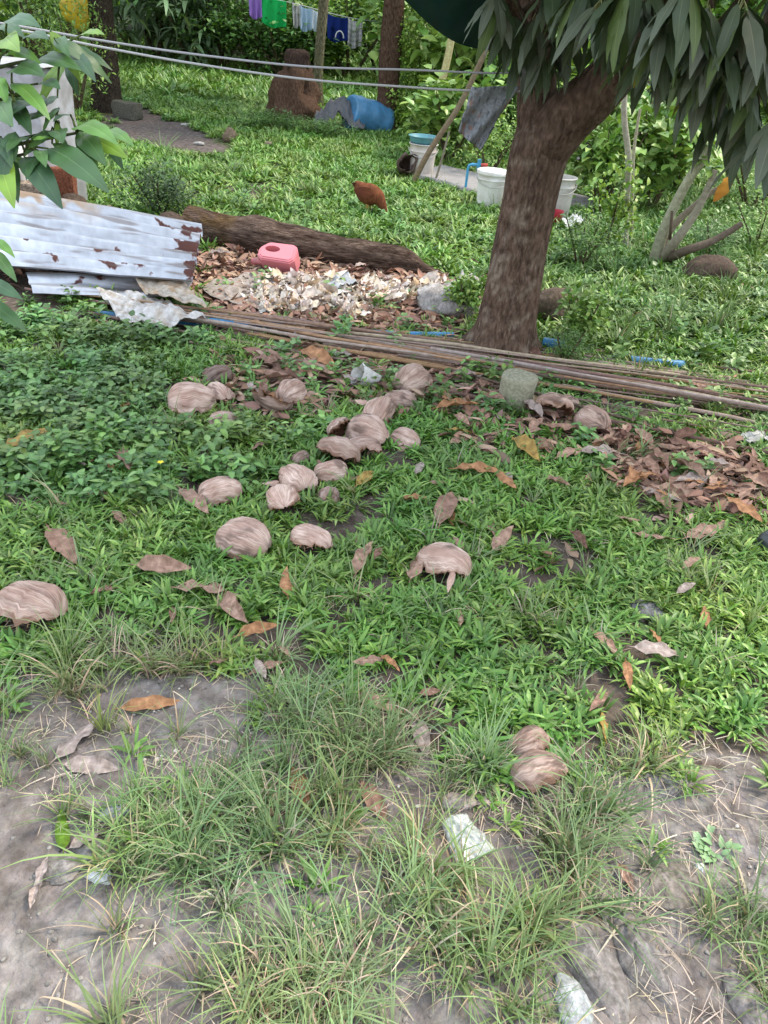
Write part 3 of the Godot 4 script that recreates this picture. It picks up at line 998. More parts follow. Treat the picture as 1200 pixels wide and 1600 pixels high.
	rock_thing("small pale stone at the top edge of the bare earth", Vector3(-2.928, 0.000, -14.366), Vector3(0.12, 0.08, 0.1), Color(0.45, 0.42, 0.38), 5.0)
	rock_thing("flat pale chip lying in the middle of the bare earth", Vector3(-2.698, 0.000, -10.503), Vector3(0.16, 0.04, 0.07), Color(0.5, 0.48, 0.46), 6.0)
	rock_thing("flat pale chip near the top of the bare earth", Vector3(-3.280, -0.000, -12.039), Vector3(0.15, 0.04, 0.08), Color(0.5, 0.48, 0.46), 6.5)
	rock_thing("brown clod under the grass at the right edge", Vector3(2.382, 0.000, -6.161), Vector3(0.4, 0.22, 0.3), Color(0.13, 0.09, 0.07), 7.0)
	var bk := MB.new()
	block(bk, Transform3D(Basis(Vector3.UP, -0.5), Vector3(0, 0.1, 0)), Vector3(0.42, 0.22, 0.24), 0.025, Color(0.12, 0.12, 0.1), 0.03)
	solo("concrete_block", bk.mesh(), MT.stone, "dark weathered concrete block at the foot of the dark left tree", "block", Vector3(-4.185, 0.000, -12.300))
	# heap of stones and timber far behind the trunk
	for k in 6:
		rock_thing(["dark boulder at the left end of the stone heap", "dark boulder in the middle of the stone heap behind the pale pole", "brown boulder on the near side of the stone heap", "dark boulder at the right end of the stone heap", "grey boulder low in front of the stone heap", "boulder crowning the stone heap"][k], [Vector3(3.166, 0.000, -15.740), Vector3(3.709, 0.000, -16.105), Vector3(3.763, 0.000, -15.269), Vector3(4.341, 0.000, -16.253), Vector3(3.186, 0.000, -14.354), Vector3(3.894, 0.000, -16.705)][k] + Vector3(0, 0.5 if k == 5 else 0.0, 0), [Vector3(1.1, 0.8, 0.9), Vector3(1.2, 0.9, 0.9), Vector3(0.9, 0.7, 0.8), Vector3(1.0, 0.7, 0.8), Vector3(1.1, 0.4, 0.6), Vector3(1.6, 0.8, 0.9)][k], [Color(0.09, 0.08, 0.07), Color(0.12, 0.1, 0.085), Color(0.16, 0.12, 0.1)][k % 3], 10.0 + k)
	var bd := MB.new()
	block(bd, Transform3D(Basis(Vector3.UP, 0.2), Vector3(0, 0, 0)), Vector3(1.9, 0.08, 0.3), 0.02, Color(0.45, 0.4, 0.34), 0.01)
	solo("plank", bd.mesh(), MT.wood, "pale plank lying low in front of the stone heap", "plank", Vector3(2.883, 0.000, -13.061) + Vector3(0, 0.06, 0))
	# the bright herbs and shrubs right of the trunk
	var rl := [
		[1, Vector3(1.943, 0.000, -8.524), Vector3(0.9, 0.85, 0.8), "bright broad-leaved plant just right of the mango trunk"],
		[4, Vector3(1.696, 0.000, -6.898), Vector3(0.45, 0.55, 0.45), "yellow-green leafy plant at the foot of the pale pole"],
		[1, Vector3(2.533, 0.000, -8.762), Vector3(1.0, 1.0, 0.9), "broad-leaved plant behind the bare pale branches"],
		[4, Vector3(3.206, 0.000, -10.104), Vector3(1.3, 1.2, 1.1), "tall pale-flowered herb behind the many-stemmed shrub"],
		[0, Vector3(2.604, 0.000, -6.885), Vector3(0.4, 0.3, 0.4), "small dark green herb under the dark branch"],
		[5, Vector3(3.173, 0.000, -7.397), Vector3(0.7, 0.4, 0.7), "feathery bright green herb at the right edge"],
		[5, Vector3(3.764, 0.000, -9.257), Vector3(1.4, 0.8, 1.2), "pale feathery herb behind the right-hand branches"],
		[0, Vector3(1.360, 0.000, -6.200), Vector3(0.45, 0.4, 0.45), "low herb with spreading leaves beside the trunk"],
		[1, Vector3(1.054, -0.000, -4.462), Vector3(0.28, 0.3, 0.28), "young leafy seedling at the right foot of the mango trunk"],
		[0, Vector3(0.929, 0.000, -4.135), Vector3(0.2, 0.18, 0.2), "low weed at the trunk foot behind the cement block"],
		[1, Vector3(0.395, 0.000, -4.747), Vector3(0.26, 0.26, 0.26), "young weed growing against the pale stone"],
		[5, Vector3(0.866, -0.000, -9.917), Vector3(1.1, 0.7, 0.8), "green herbs bordering the back of the wash place"],
		[1, Vector3(0.426, 0.000, -10.747), Vector3(1.2, 0.9, 0.9), "broad leaves behind the white bucket"],
		[4, Vector3(0.391, 0.000, -13.876), Vector3(1.3, 1.7, 1.0), "pale broad-leaved plant right of the vine trunk"],
		[1, Vector3(0.853, 0.000, -12.715), Vector3(1.8, 1.8, 1.4), "leafy shrub behind the hanging grey rag"],
		[0, Vector3(1.369, 0.000, -12.077), Vector3(1.7, 1.2, 1.4), "green shrub close left of the mango trunk"],
		[4, Vector3(1.962, 0.000, -12.413), Vector3(1.6, 1.5, 1.4), "light leafy shrub hidden partly by the mango trunk"],
		[1, Vector3(2.270, 0.000, -11.461), Vector3(1.2, 1.0, 1.1), "broad-leaved herb behind the floral cloth"],
		[0, Vector3(3.308, 0.000, -12.562), Vector3(1.7, 1.2, 1.3), "green bush below the stone heap"],
		[5, Vector3(4.672, 0.000, -13.947), Vector3(2.6, 1.6, 2.0), "pale hazy bush at the right behind the branches"],
		[1, Vector3(5.421, 0.000, -13.706), Vector3(2.2, 1.8, 1.8), "light green bush at the right edge under the mango leaves"],
		[3, Vector3(-2.076, 0.000, -6.659), Vector3(0.5, 0.35, 0.4), "dark weed growing behind the corrugated sheet"],
		[0, Vector3(-2.080, 0.000, -12.215), Vector3(0.8, 0.25, 0.5), "low weeds at the left foot of the mound"],
		[0, Vector3(-1.320, 0.000, -12.027), Vector3(0.9, 0.22, 0.5), "low weeds between the mound and the blue drum"],
		[5, Vector3(-4.904, 0.000, -12.236), Vector3(1.3, 1.3, 1.1), "yellow-green shrub with small leaves at the foot of the dark left tree"],
		[5, Vector3(-5.925, 0.000, -14.081), Vector3(1.8, 2.0, 1.6), "yellow-green shrub behind the grey crate"],
	]
	for e in rl:
		bush(e[0], e[1], e[2], e[3])
	# shrubs behind the clearing
	var hedge := [
		[Vector3(-5.630, 0.000, -21.553), 2, 2.6, 2.4, "leafy shrub left of the tall grey trunk"], [Vector3(-4.920, -0.000, -21.542), 0, 2.2, 1.5, "rounded shrub below the tall grey trunk"], [Vector3(-4.077, 0.000, -21.245), 0, 2.0, 1.5, "bush at the foot of the leaning pale trunk"], [Vector3(-3.293, -0.000, -20.707), 0, 2.4, 1.6, "bush between the leaning trunk and the mound"], [Vector3(-2.841, 0.000, -21.881), 1, 1.8, 1.4, "shrub just behind the slim trunk"], [Vector3(-1.798, -0.000, -21.822), 5, 3.0, 2.1, "light shrub under the navy laundry"], [Vector3(-1.194, 0.000, -23.872), 0, 2.5, 2.0, "shrub under the right end of the laundry line"], [Vector3(-2.360, 0.000, -23.403), 0, 2.4, 1.8, "bush under the pale blue laundry"],
		[Vector3(-0.098, -0.000, -19.628), 1, 2.4, 2.2, "broad-leaved shrub behind the vine trunk"], [Vector3(0.637, 0.000, -20.328), 4, 2.6, 2.6, "yellow-green shrub behind the leaning branch"], [Vector3(1.297, 0.000, -20.154), 0, 2.8, 2.6, "tall shrub under the dark tarpaulin"], [Vector3(1.947, 0.000, -19.982), 1, 2.6, 2.4, "broad-leaved shrub left of the mango fork"], [Vector3(2.936, -0.000, -20.858), 5, 3.2, 2.6, "light shrub right behind the mango trunk"], [Vector3(3.682, 0.000, -20.749), 0, 3.0, 2.4, "bush seen through the mango fork"], [Vector3(4.982, 0.000, -22.668), 4, 3.0, 3.0, "yellow-green bush behind the stone heap"], [Vector3(6.196, 0.000, -22.899), 1, 3.0, 3.0, "broad-leaved bush right of the stone heap"], [Vector3(7.434, 0.000, -23.134), 5, 3.4, 3.0, "light bush behind the mango leaves"], [Vector3(8.335, 0.000, -22.341), 0, 3.2, 3.2, "bush far right behind the mango leaves"], [Vector3(9.403, 0.000, -21.761), 1, 3.4, 3.4, "broad-leaved bush at the far right edge"],
		[Vector3(-8.486, 0.000, -19.381), 0, 3.2, 3.0, "large shrub behind the yellow bag"], [Vector3(-8.297, 0.000, -17.418), 5, 2.6, 2.6, "yellow-green shrub at the upper left edge"], [Vector3(-8.367, 0.000, -20.903), 5, 3.0, 2.8, "light shrub left of the dark left tree"], [Vector3(-8.010, 0.000, -24.852), 5, 4.0, 1.7, "low wide bush right of the dark left tree"], [Vector3(-6.917, 0.000, -23.270), 2, 2.6, 2.4, "long-leaved shrub right of the low wide bush"], [Vector3(-8.142, 0.000, -15.799), 0, 3.0, 3.0, "shrub behind the left edge sapling"], [Vector3(-8.211, 0.000, -14.217), 1, 3.0, 3.0, "broad-leaved shrub beyond the left edge"],
	]
	for e in hedge:
		var P: Vector3 = e[0]
		bush(e[1], P, Vector3(e[2] * 1.1, e[3], e[2]) * (0.55 + absf(P.z) * 0.022), e[4], [Color.WHITE, Color(0.9, 0.95, 0.95), Color(0.95, 0.98, 0.88)][int(P.x * 7.0 + 400.0) % 3], "shrubs of the thicket")
	rng.seed = 64
	for k in 34:
		var x := lerpf(-34.0, 40.0, k / 33.0) + rr(-1, 1)
		var z := -30.0 - rr(0.0, 10.0) - absf(x) * 0.05
		var s := rr(3.6, 6.0)
		bush(3 if k % 3 != 1 else 0, Vector3(x, -0.1, z), Vector3(s * 1.2, s, s), "tall dark shrub in the shaded wood behind the laundry", Color.WHITE, "dark shrubs of the wood", "dark_shrub")
	for k in 16:
		var x := lerpf(-34.0, 36.0, k / 15.0) + rr(-1.5, 1.5)
		var z := -37.0 - rr(0.0, 8.0)
		var o := thing("wood_tree", "tall shaded tree in the wood behind the laundry", "tree", Vector3(x, 0, z), "trees of the wood")
		part("trunk", trunk_mesh([Vector3(0, -0.1, 0), Vector3(rr(-0.3, 0.3), 3, 0), Vector3(rr(-0.5, 0.5), 7, 0)], [0.3, 0.22, 0.15], 10, [Color(0.14, 0.11, 0.09)]), MT.bark, o)
		var cr := part("crown", BUSH[3], MT.leaf, o, Vector3(0, 8.0, 0))
		cr.scale = Vector3(8, 8, 8)

func pole(label: String, pts: Array, r: float, col: Color) -> void:
	var o := thing("pole", label, "pole", pts[0])
	var q := []
	for p in pts:
		q.append(p - pts[0])
	q[0].y -= 0.05
	part("shaft", trunk_mesh(q, [r * 1.15, r, r * 0.8], 9, [vary(col, 0.1), vary(col, 0.15), vary(col, 0.1)], 0.12), MT.pale, o)

func rock_thing(label: String, at: Vector3, size: Vector3, col: Color, sd: float) -> void:
	var m := MB.new()
	rng.seed = int(sd * 100)
	rock(m, size, sd, col)
	solo("rock", m.mesh(), MT.stone, label, "rock", Vector3(at.x, at.y + size.y * 0.32, at.z))

# ---------------------------------------------------------------- the mango tree
func mango() -> void:
	var base: Vector3 = Vector3(0.588, 0.000, -4.239)
	var o := thing("mango_tree", "forked mango tree with a thick brown trunk and drooping dark leaves", "tree", base)
	var C0 := Color(0.215, 0.15, 0.115)
	var C1 := Color(0.14, 0.1, 0.08)
	var loc := func(a: Array) -> Array:
		var q := []
		for p in a:
			q.append(p - base)
		return q
	var tm := MB.new()
	var path := smooth_path(loc.call([Vector3(0.595, -0.093, -4.239), Vector3(0.588, 0.000, -4.239), Vector3(0.595, 0.119, -4.239), Vector3(0.598, 0.320, -4.239), Vector3(0.600, 0.562, -4.239), Vector3(0.606, 0.837, -4.239), Vector3(0.616, 1.035, -4.239), Vector3(0.642, 1.167, -4.239)]), 8)
	var rad := ramp([0.235, 0.2, 0.172, 0.158, 0.149, 0.143, 0.15, 0.15], path.size())
	tube(tm, path, rad, 40, [C0], 0.1, true, 0.012)
	for k in tm.v.size():
		var p := tm.v[k]
		# root flare: ridges that run out at the foot
		if p.y < 0.22:
			var a := atan2(p.z, p.x)
			var f := (0.22 - p.y) / 0.22
			var ridge := 0.055 * f * f * (0.5 + cos(a * 5.0 + 0.8))
			tm.v[k] = p + Vector3(cos(a), 0, sin(a)) * ridge
		var l := nz(p.x * 1.2, p.y * 1.2, p.z * 1.2)
		var st := nz(p.x * 5.0, p.y * 0.6, p.z * 5.0)
		var c := C0.lerp(C1, clampf(0.5 + st, 0, 1))
		tm.c[k] = c.lerp(Color(0.31, 0.26, 0.21), smoothstep(0.22, 0.4, l + 0.4 * nz(p.x * 6.0, p.y * 6.0, p.z * 6.0)) * 0.8)
	part("trunk", tm.mesh(), MT.bark, o)
	var limbs := [
		[[Vector3(0.628, 1.074, -4.239), Vector3(0.705, 1.209, -4.150), Vector3(0.796, 1.338, -4.050), Vector3(0.875, 1.471, -3.950), Vector3(0.927, 1.608, -3.850), Vector3(0.968, 1.794, -3.750), Vector3(0.977, 2.150, -3.800)], [0.14, 0.128, 0.115, 0.1, 0.085, 0.07, 0.05]],
		[[Vector3(0.626, 1.050, -4.239), Vector3(0.589, 1.190, -4.250), Vector3(0.553, 1.349, -4.300), Vector3(0.516, 1.556, -4.350), Vector3(0.417, 1.873, -4.400), Vector3(0.301, 2.281, -4.500)], [0.12, 0.105, 0.095, 0.085, 0.07, 0.05]],
		[[Vector3(0.909, 1.548, -3.880), Vector3(1.011, 1.586, -3.600), Vector3(1.084, 1.577, -3.350), Vector3(1.161, 1.551, -3.150), Vector3(1.248, 1.513, -2.950)], [0.05, 0.035, 0.026, 0.02, 0.014]],
		[[Vector3(0.939, 1.687, -3.820), Vector3(0.861, 1.756, -3.400), Vector3(0.775, 1.755, -3.000), Vector3(0.733, 1.742, -2.700)], [0.045, 0.035, 0.024, 0.016]],
		[[Vector3(0.544, 1.402, -4.300), Vector3(0.412, 1.579, -4.000), Vector3(0.305, 1.705, -3.800), Vector3(0.228, 1.776, -3.600)], [0.04, 0.03, 0.02, 0.014]],
	]
	var anchors := []
	for L in limbs:
		var q := smooth_path(loc.call(L[0]), 6)
		var lm := MB.new()
		tube(lm, q, ramp(L[1], q.size()), 20, [C1], 0.13, true, 0.015)
		for k in lm.v.size():
			var p := lm.v[k]
			lm.c[k] = C0.lerp(C1, clampf(0.5 + nz(p.x * 3.0, p.y * 3.0, p.z * 3.0), 0, 1))
		part("limb", lm.mesh(), MT.bark, o)
		for k in range(4, q.size()):
			anchors.append(q[k])
	# leaves: whorls at twig ends
	rng.seed = 501
	var shapes := []
	var cols := [Color(0.038, 0.065, 0.022), Color(0.05, 0.078, 0.028), Color(0.033, 0.056, 0.022), Color(0.068, 0.088, 0.048), Color(0.072, 0.11, 0.028), Color(0.046, 0.074, 0.032), Color(0.08, 0.096, 0.06), Color(0.25, 0.22, 0.04)]
	for k in 8:
		var m := MB.new()
		leaf(m, Vector3.ZERO, Vector3.RIGHT, Vector3.UP, 1.0, rr(0.22, 0.27), 10, rr(0.12, 0.35), rr(0.2, 0.8), cols[k], vary(cols[k], 0.15), 0.0, rr(-0.4, 0.4), 0.12, 0.05, 0.15)
		tube(m, [Vector3(-0.12, 0.015, 0), Vector3.ZERO], [0.008, 0.008], 4, [Color(0.2, 0.22, 0.08)])
		shapes.append(m.mesh())
	var near := [
		[Vector3(0.359, 1.617, -3.950), 11, 1.0], [Vector3(0.268, 1.692, -3.800), 11, 1.0], [Vector3(0.474, 1.585, -3.900), 11, 1.0], [Vector3(0.554, 1.707, -3.500), 12, 1.0], [Vector3(0.615, 1.671, -3.400), 11, 1.0],
		[Vector3(0.754, 1.635, -2.950), 13, 1.05], [Vector3(0.653, 1.724, -3.100), 12, 1.05], [Vector3(0.768, 1.702, -2.850), 12, 1.05], [Vector3(0.891, 1.654, -2.950), 11, 1.0], [Vector3(0.975, 1.685, -2.900), 12, 1.0],
		[Vector3(1.027, 1.484, -3.300), 11, 1.0], [Vector3(1.094, 1.535, -3.200), 11, 1.0], [Vector3(1.104, 1.590, -3.000), 11, 1.0], [Vector3(0.924, 1.557, -3.300), 11, 1.0], [Vector3(1.185, 1.432, -3.200), 11, 1.0],
		[Vector3(0.593, 1.580, -4.000), 10, 1.0], [Vector3(1.165, 1.370, -3.400), 9, 1.0], [Vector3(1.201, 1.348, -2.950), 10, 1.0], [Vector3(0.729, 1.607, -3.600), 11, 1.0], [Vector3(0.859, 1.545, -3.500), 10, 1.0],
		[Vector3(0.437, 1.493, -4.100), 9, 0.9], [Vector3(0.900, 1.599, -3.100), 11, 1.0], [Vector3(0.497, 1.717, -3.700), 11, 1.0], [Vector3(0.965, 1.597, -3.000), 11, 1.0], [Vector3(0.736, 1.696, -3.200), 11, 1.0], [Vector3(0.522, 1.481, -3.950), 9, 0.9], [Vector3(1.262, 1.344, -3.300), 8, 1.0],
	]
	var count := 0
	var twigs := MB.new()
	var rest := MB.new()
	var centres := []
	for w in near:
		centres.append([w[0] - base, w[1], w[2], true])
	# the rest of the crown, above and beside the picture
	for k in 520:
		var d := Vector3(rng.randfn(), rng.randfn(), rng.randfn()).normalized()
		var p := Vector3(0.75, 2.75, 0.3) + d * Vector3(1.9, 1.15, 1.7) * pow(rng.randf(), 0.4)
		var far_up := (p + base)
		if far_up.y < 1.75 + maxf(0.0, (far_up.z + 4.4)) * 0.12:
			continue
		centres.append([p, rng.randi_range(8, 11), 1.0, false])
	for w in centres:
		var ce: Vector3 = w[0]
		var best: Vector3 = anchors[0]
		for a in anchors:
			if a.distance_squared_to(ce) < best.distance_squared_to(ce):
				best = a
		var axis := (ce - best)
		if axis.length() < 0.05:
			axis = Vector3(0, 0.1, 0.2)
		var bend: Vector3 = best.lerp(ce, 0.55) + Vector3(0, 0.06 + 0.1 * axis.length(), 0)
		tube(twigs, smooth_path([best, bend, ce + Vector3(0, 0.02, 0)], 4), [0.013, 0.012, 0.012, 0.011, 0.01, 0.009, 0.008, 0.007, 0.006], 6, [Color(0.11, 0.09, 0.06)], 0.0, false)
		axis = (ce - bend).normalized()
		var ph := rr(0, TAU)
		for k in w[1]:
			var a: float = ph + k * 2.4
			var e := rr(-0.75, 0.25)
			var d := (Vector3(cos(a) * cos(e), sin(e), sin(a) * cos(e)) + axis * 0.25 + Vector3(0, -0.75, 0)).normalized()
			var L: float = rr(0.16, 0.245) * w[2]
			var up := (Vector3.UP + Vector3(rr(-0.3, 0.3), 0, rr(-0.3, 0.3))).normalized()
			var z := d.cross(up).normalized()
			var b := Basis(d, z.cross(d).normalized(), z).scaled(Vector3.ONE * L)
			var at: Vector3 = ce + axis * rr(-0.05, 0.02) + d * 0.025
			if w[3] and count < 299:
				count += 1
				var lf := part("leaf", shapes[(rng.randi() % 7) if rng.randf() > 0.008 else 7], MT.mango, o)
				lf.transform = Transform3D(b, at)
			else:
				var c: Color = cols[rng.randi() % 7]
				leaf(rest, at, d, up, L, L * 0.24, 4, 0.25, rr(0.2, 0.8), c, c)
	part("twigs", twigs.mesh(), MT.bark, o)
	var rp := part("foliage", rest.mesh(), MT.mango, o)
	rp.set_meta("kind", "stuff")

# ---------------------------------------------------------------- sapling at the left edge
func sapling() -> void:
	var base: Vector3 = Vector3(-1.475, -0.317, -2.150)
	base.y = 0.0
	var o := thing("leafy_sapling", "leafy sapling with large pointed leaves reaching in at the left edge", "sapling", base)
	rng.seed = 77
	var stem := [Vector3(0, -0.03, 0), Vector3(0.02, 0.4, 0.02), Vector3(-0.03, 0.85, -0.03), Vector3(0.0, 1.2, 0.0), Vector3(0.04, 1.45, -0.02)]
	part("stem", trunk_mesh(stem, [0.018, 0.015, 0.012, 0.008, 0.005], 8, [Color(0.14, 0.12, 0.08), Color(0.12, 0.16, 0.06)]), MT.bark, o)
	var shapes := []
	var cols := [Color(0.05, 0.115, 0.04), Color(0.07, 0.15, 0.045), Color(0.045, 0.1, 0.045), Color(0.1, 0.22, 0.04), Color(0.17, 0.29, 0.04), Color(0.06, 0.13, 0.06)]
	for k in 6:
		var m := MB.new()
		leaf(m, Vector3.ZERO, Vector3.RIGHT, Vector3.UP, 1.0, 0.29, 12, 0.22, rr(0.5, 0.9), cols[k], vary(cols[k], 0.1), 0.12, rr(-0.3, 0.3), 0.1, 0.035, 0.2)
		shapes.append(m.mesh())
	# leaf: foot, tip (metres), kind
	var L := [
		[Vector3(-1.039, 1.197, -2.200), Vector3(-0.894, 1.114, -2.050), 2], [Vector3(-0.971, 1.223, -2.200), Vector3(-0.767, 1.144, -2.050), 0], [Vector3(-0.930, 1.240, -2.300), Vector3(-0.763, 1.212, -2.200), 4], [Vector3(-0.930, 1.264, -2.300), Vector3(-0.771, 1.264, -2.150), 3], [Vector3(-0.915, 1.246, -2.300), Vector3(-0.803, 1.201, -2.150), 1],
		[Vector3(-1.084, 1.360, -2.300), Vector3(-0.957, 1.300, -2.200), 3], [Vector3(-1.105, 1.385, -2.350), Vector3(-0.946, 1.377, -2.200), 0], [Vector3(-1.059, 1.409, -2.400), Vector3(-0.899, 1.401, -2.300), 1], [Vector3(-0.966, 1.438, -2.400), Vector3(-0.862, 1.384, -2.300), 2], [Vector3(-1.140, 1.440, -2.400), Vector3(-1.005, 1.436, -2.200), 4],
		[Vector3(-1.076, 1.460, -2.400), Vector3(-0.969, 1.459, -2.300), 5], [Vector3(-1.130, 1.303, -2.300), Vector3(-1.006, 1.281, -2.100), 1], [Vector3(-1.093, 1.314, -2.300), Vector3(-1.010, 1.246, -2.200), 0], [Vector3(-1.118, 1.215, -2.200), Vector3(-1.017, 1.100, -2.050), 4], [Vector3(-1.096, 1.240, -2.200), Vector3(-1.029, 1.190, -2.100), 2],
		[Vector3(-1.041, 1.238, -2.250), Vector3(-1.030, 1.213, -2.100), 0], [Vector3(-0.999, 1.251, -2.300), Vector3(-1.035, 1.198, -2.200), 1], [Vector3(-0.981, 1.252, -2.300), Vector3(-0.907, 1.235, -2.150), 0], [Vector3(-1.045, 1.313, -2.350), Vector3(-1.052, 1.289, -2.200), 5], [Vector3(-1.125, 1.372, -2.300), Vector3(-1.062, 1.325, -2.200), 3],
		[Vector3(-1.010, 1.327, -2.400), Vector3(-1.029, 1.280, -2.300), 5], [Vector3(-1.028, 1.361, -2.350), Vector3(-0.937, 1.352, -2.250), 5], [Vector3(-1.085, 1.260, -2.300), Vector3(-0.964, 1.290, -2.250), 0], [Vector3(-0.960, 1.288, -2.350), Vector3(-0.966, 1.275, -2.250), 5], [Vector3(-0.991, 1.209, -2.200), Vector3(-0.991, 1.155, -2.100), 0], [Vector3(-1.136, 1.418, -2.400), Vector3(-1.006, 1.418, -2.300), 3], [Vector3(-0.988, 1.467, -2.400), Vector3(-0.920, 1.431, -2.300), 1], [Vector3(-1.188, 1.480, -2.500), Vector3(-1.077, 1.453, -2.400), 0], [Vector3(-1.074, 1.002, -2.000), Vector3(-0.997, 0.941, -1.950), 1], [Vector3(-1.100, 0.917, -2.000), Vector3(-0.989, 0.891, -1.950), 5], [Vector3(-1.111, 0.864, -2.000), Vector3(-0.997, 0.803, -1.950), 0], [Vector3(-1.061, 1.028, -2.000), Vector3(-0.990, 1.006, -1.950), 3],
		[Vector3(-0.998, 1.216, -2.200), Vector3(-0.940, 1.194, -2.100), 1], [Vector3(-1.080, 1.219, -2.250), Vector3(-1.075, 1.155, -2.150), 2], [Vector3(-0.919, 1.257, -2.300), Vector3(-0.853, 1.149, -2.200), 1],
	]
	var tw := MB.new()
	var tips := [Vector3(-1.043, 1.202, -2.220) - base, Vector3(-0.937, 1.249, -2.320) - base, Vector3(-1.104, 1.326, -2.330) - base, Vector3(-0.993, 1.428, -2.420) - base, Vector3(-0.990, 1.251, -2.300) - base, Vector3(-1.141, 1.440, -2.420) - base, Vector3(-1.078, 0.986, -2.000) - base, Vector3(-1.100, 1.221, -2.220) - base]
	for k in tips.size():
		var from := Vector3(0, clampf(tips[k].y - 0.25, 0.3, 1.3), 0)
		tube(tw, smooth_path([from, from.lerp(tips[k], 0.5) + Vector3(0, 0.05, 0), tips[k]], 4), [0.007, 0.0068, 0.0065, 0.006, 0.0055, 0.005, 0.0045, 0.004, 0.0035], 6, [Color(0.1, 0.13, 0.06)], 0.0, false)
	for k in 34:
		var q: Vector3 = tips[[0, 1, 2, 3, 4, 5, 7, 2, 5, 3][k % 10]] + Vector3(rr(-0.09, 0.05), rr(-0.04, 0.06), rr(-0.08, 0.08))
		L.append([q + base, q + base + Vector3(rr(-0.12, 0.13), rr(-0.12, 0.02), rr(-0.05, 0.12)), rng.randi() % 6])
	for e in L:
		var a: Vector3 = e[0] - base
		var b: Vector3 = e[1] - base
		var best: Vector3 = tips[0]
		for q in tips:
			if q.distance_squared_to(a) < best.distance_squared_to(a):
				best = q
		tube(tw, [best, best.lerp(a, 0.5) + Vector3(0, 0.01, 0), a], [0.0035, 0.003, 0.0025], 5, [Color(0.14, 0.2, 0.07)], 0.0, false)
		var d := (b - a)
		var len := d.length() * 1.06
		d = d.normalized()
		var up := (Vector3.UP * 0.8 + Vector3(rr(-0.3, 0.3), 0.3, 0.6)).normalized()
		var z := d.cross(up).normalized()
		d = d.rotated(z, 0.35)
		var lf := part("leaf", shapes[e[2]], MT.leaf, o)
		lf.transform = Transform3D(Basis(d, z.cross(d).normalized(), z).scaled(Vector3.ONE * len), a)
	part("twigs", tw.mesh(), MT.bark, o)

# ---------------------------------------------------------------- the pile under the corrugated sheets
func patch(called: String, label: String, category: String, corners: Array, material: Material, col: Color, bump: float, freq: float, t: float, lift := 0.0, nu := 24, nv := 16, sd := 0.0, speck := 0.0, spcol := Color.BLACK, wob := 1.0) -> Node3D:
	var m := MB.new()
	var c0: Vector3 = (corners[0] + corners[1] + corners[2] + corners[3]) * 0.25
	slab(m, nu, nv, func(u: float, v: float):
		var p := bilinear(corners[0], corners[1], corners[2], corners[3], u, v)
		var e := 0.08 * nz(u * 0.5 + sd, v * 0.5, 5.0)
		p += (corners[1] - corners[0]) * e * 0.6 * wob + (corners[3] - corners[0]) * 0.09 * wob * nz(u * 0.5 + sd, v * 0.5, 9.0)
		p.y += bump * (nz(p.x * freq * 18.0 + sd, p.z * freq * 18.0, 2.0) + 0.5 * nz(p.x * freq * 50.0 + sd, p.z * freq * 50.0, 6.0) + 0.45)
		return p - c0 + Vector3(0, lift, 0), t, func(u: float, v: float):
		var s := smoothstep(0.1, 0.3, nz(u * 0.8 + sd, v * 0.8, 4.0))
		return vary(col.lerp(spcol, s * speck), 0.06))
	return solo(called, m.mesh(), material, label, category, c0)

func corrugated(called: String, label: String, A: Vector3, B: Vector3, C: Vector3, D: Vector3, waves: float, amp: float, sag: float, uv0: Vector2, uv1: Vector2) -> void:
	var m := MB.new()
	var c0 := (A + B + C + D) * 0.25
	slab(m, 60, int(waves * 10), func(u: float, v: float):
		var p := bilinear(A, B, C, D, u, v)
		var n := (D - A).cross(B - A).normalized()
		if n.y < 0:
			n = -n
		var e := 0.02 * nz(u * 0.3, v * 1.0, 4.0)
		return p - c0 + n * (amp * sin(v * waves * TAU + 0.5 * nz(u * 0.15, v * 0.3, 1.0)) + sag * nz(u * 0.2, v * 0.2, 7.0)) + (B - A) * e * 0.3, 0.0022, func(_u: float, _v: float): return Color.WHITE)
	for k in m.u.size():
		m.u[k] = uv0 + m.u[k] * (uv1 - uv0)
	solo(called, m.mesh(), MT.zinc, label, "roofing sheet", c0)

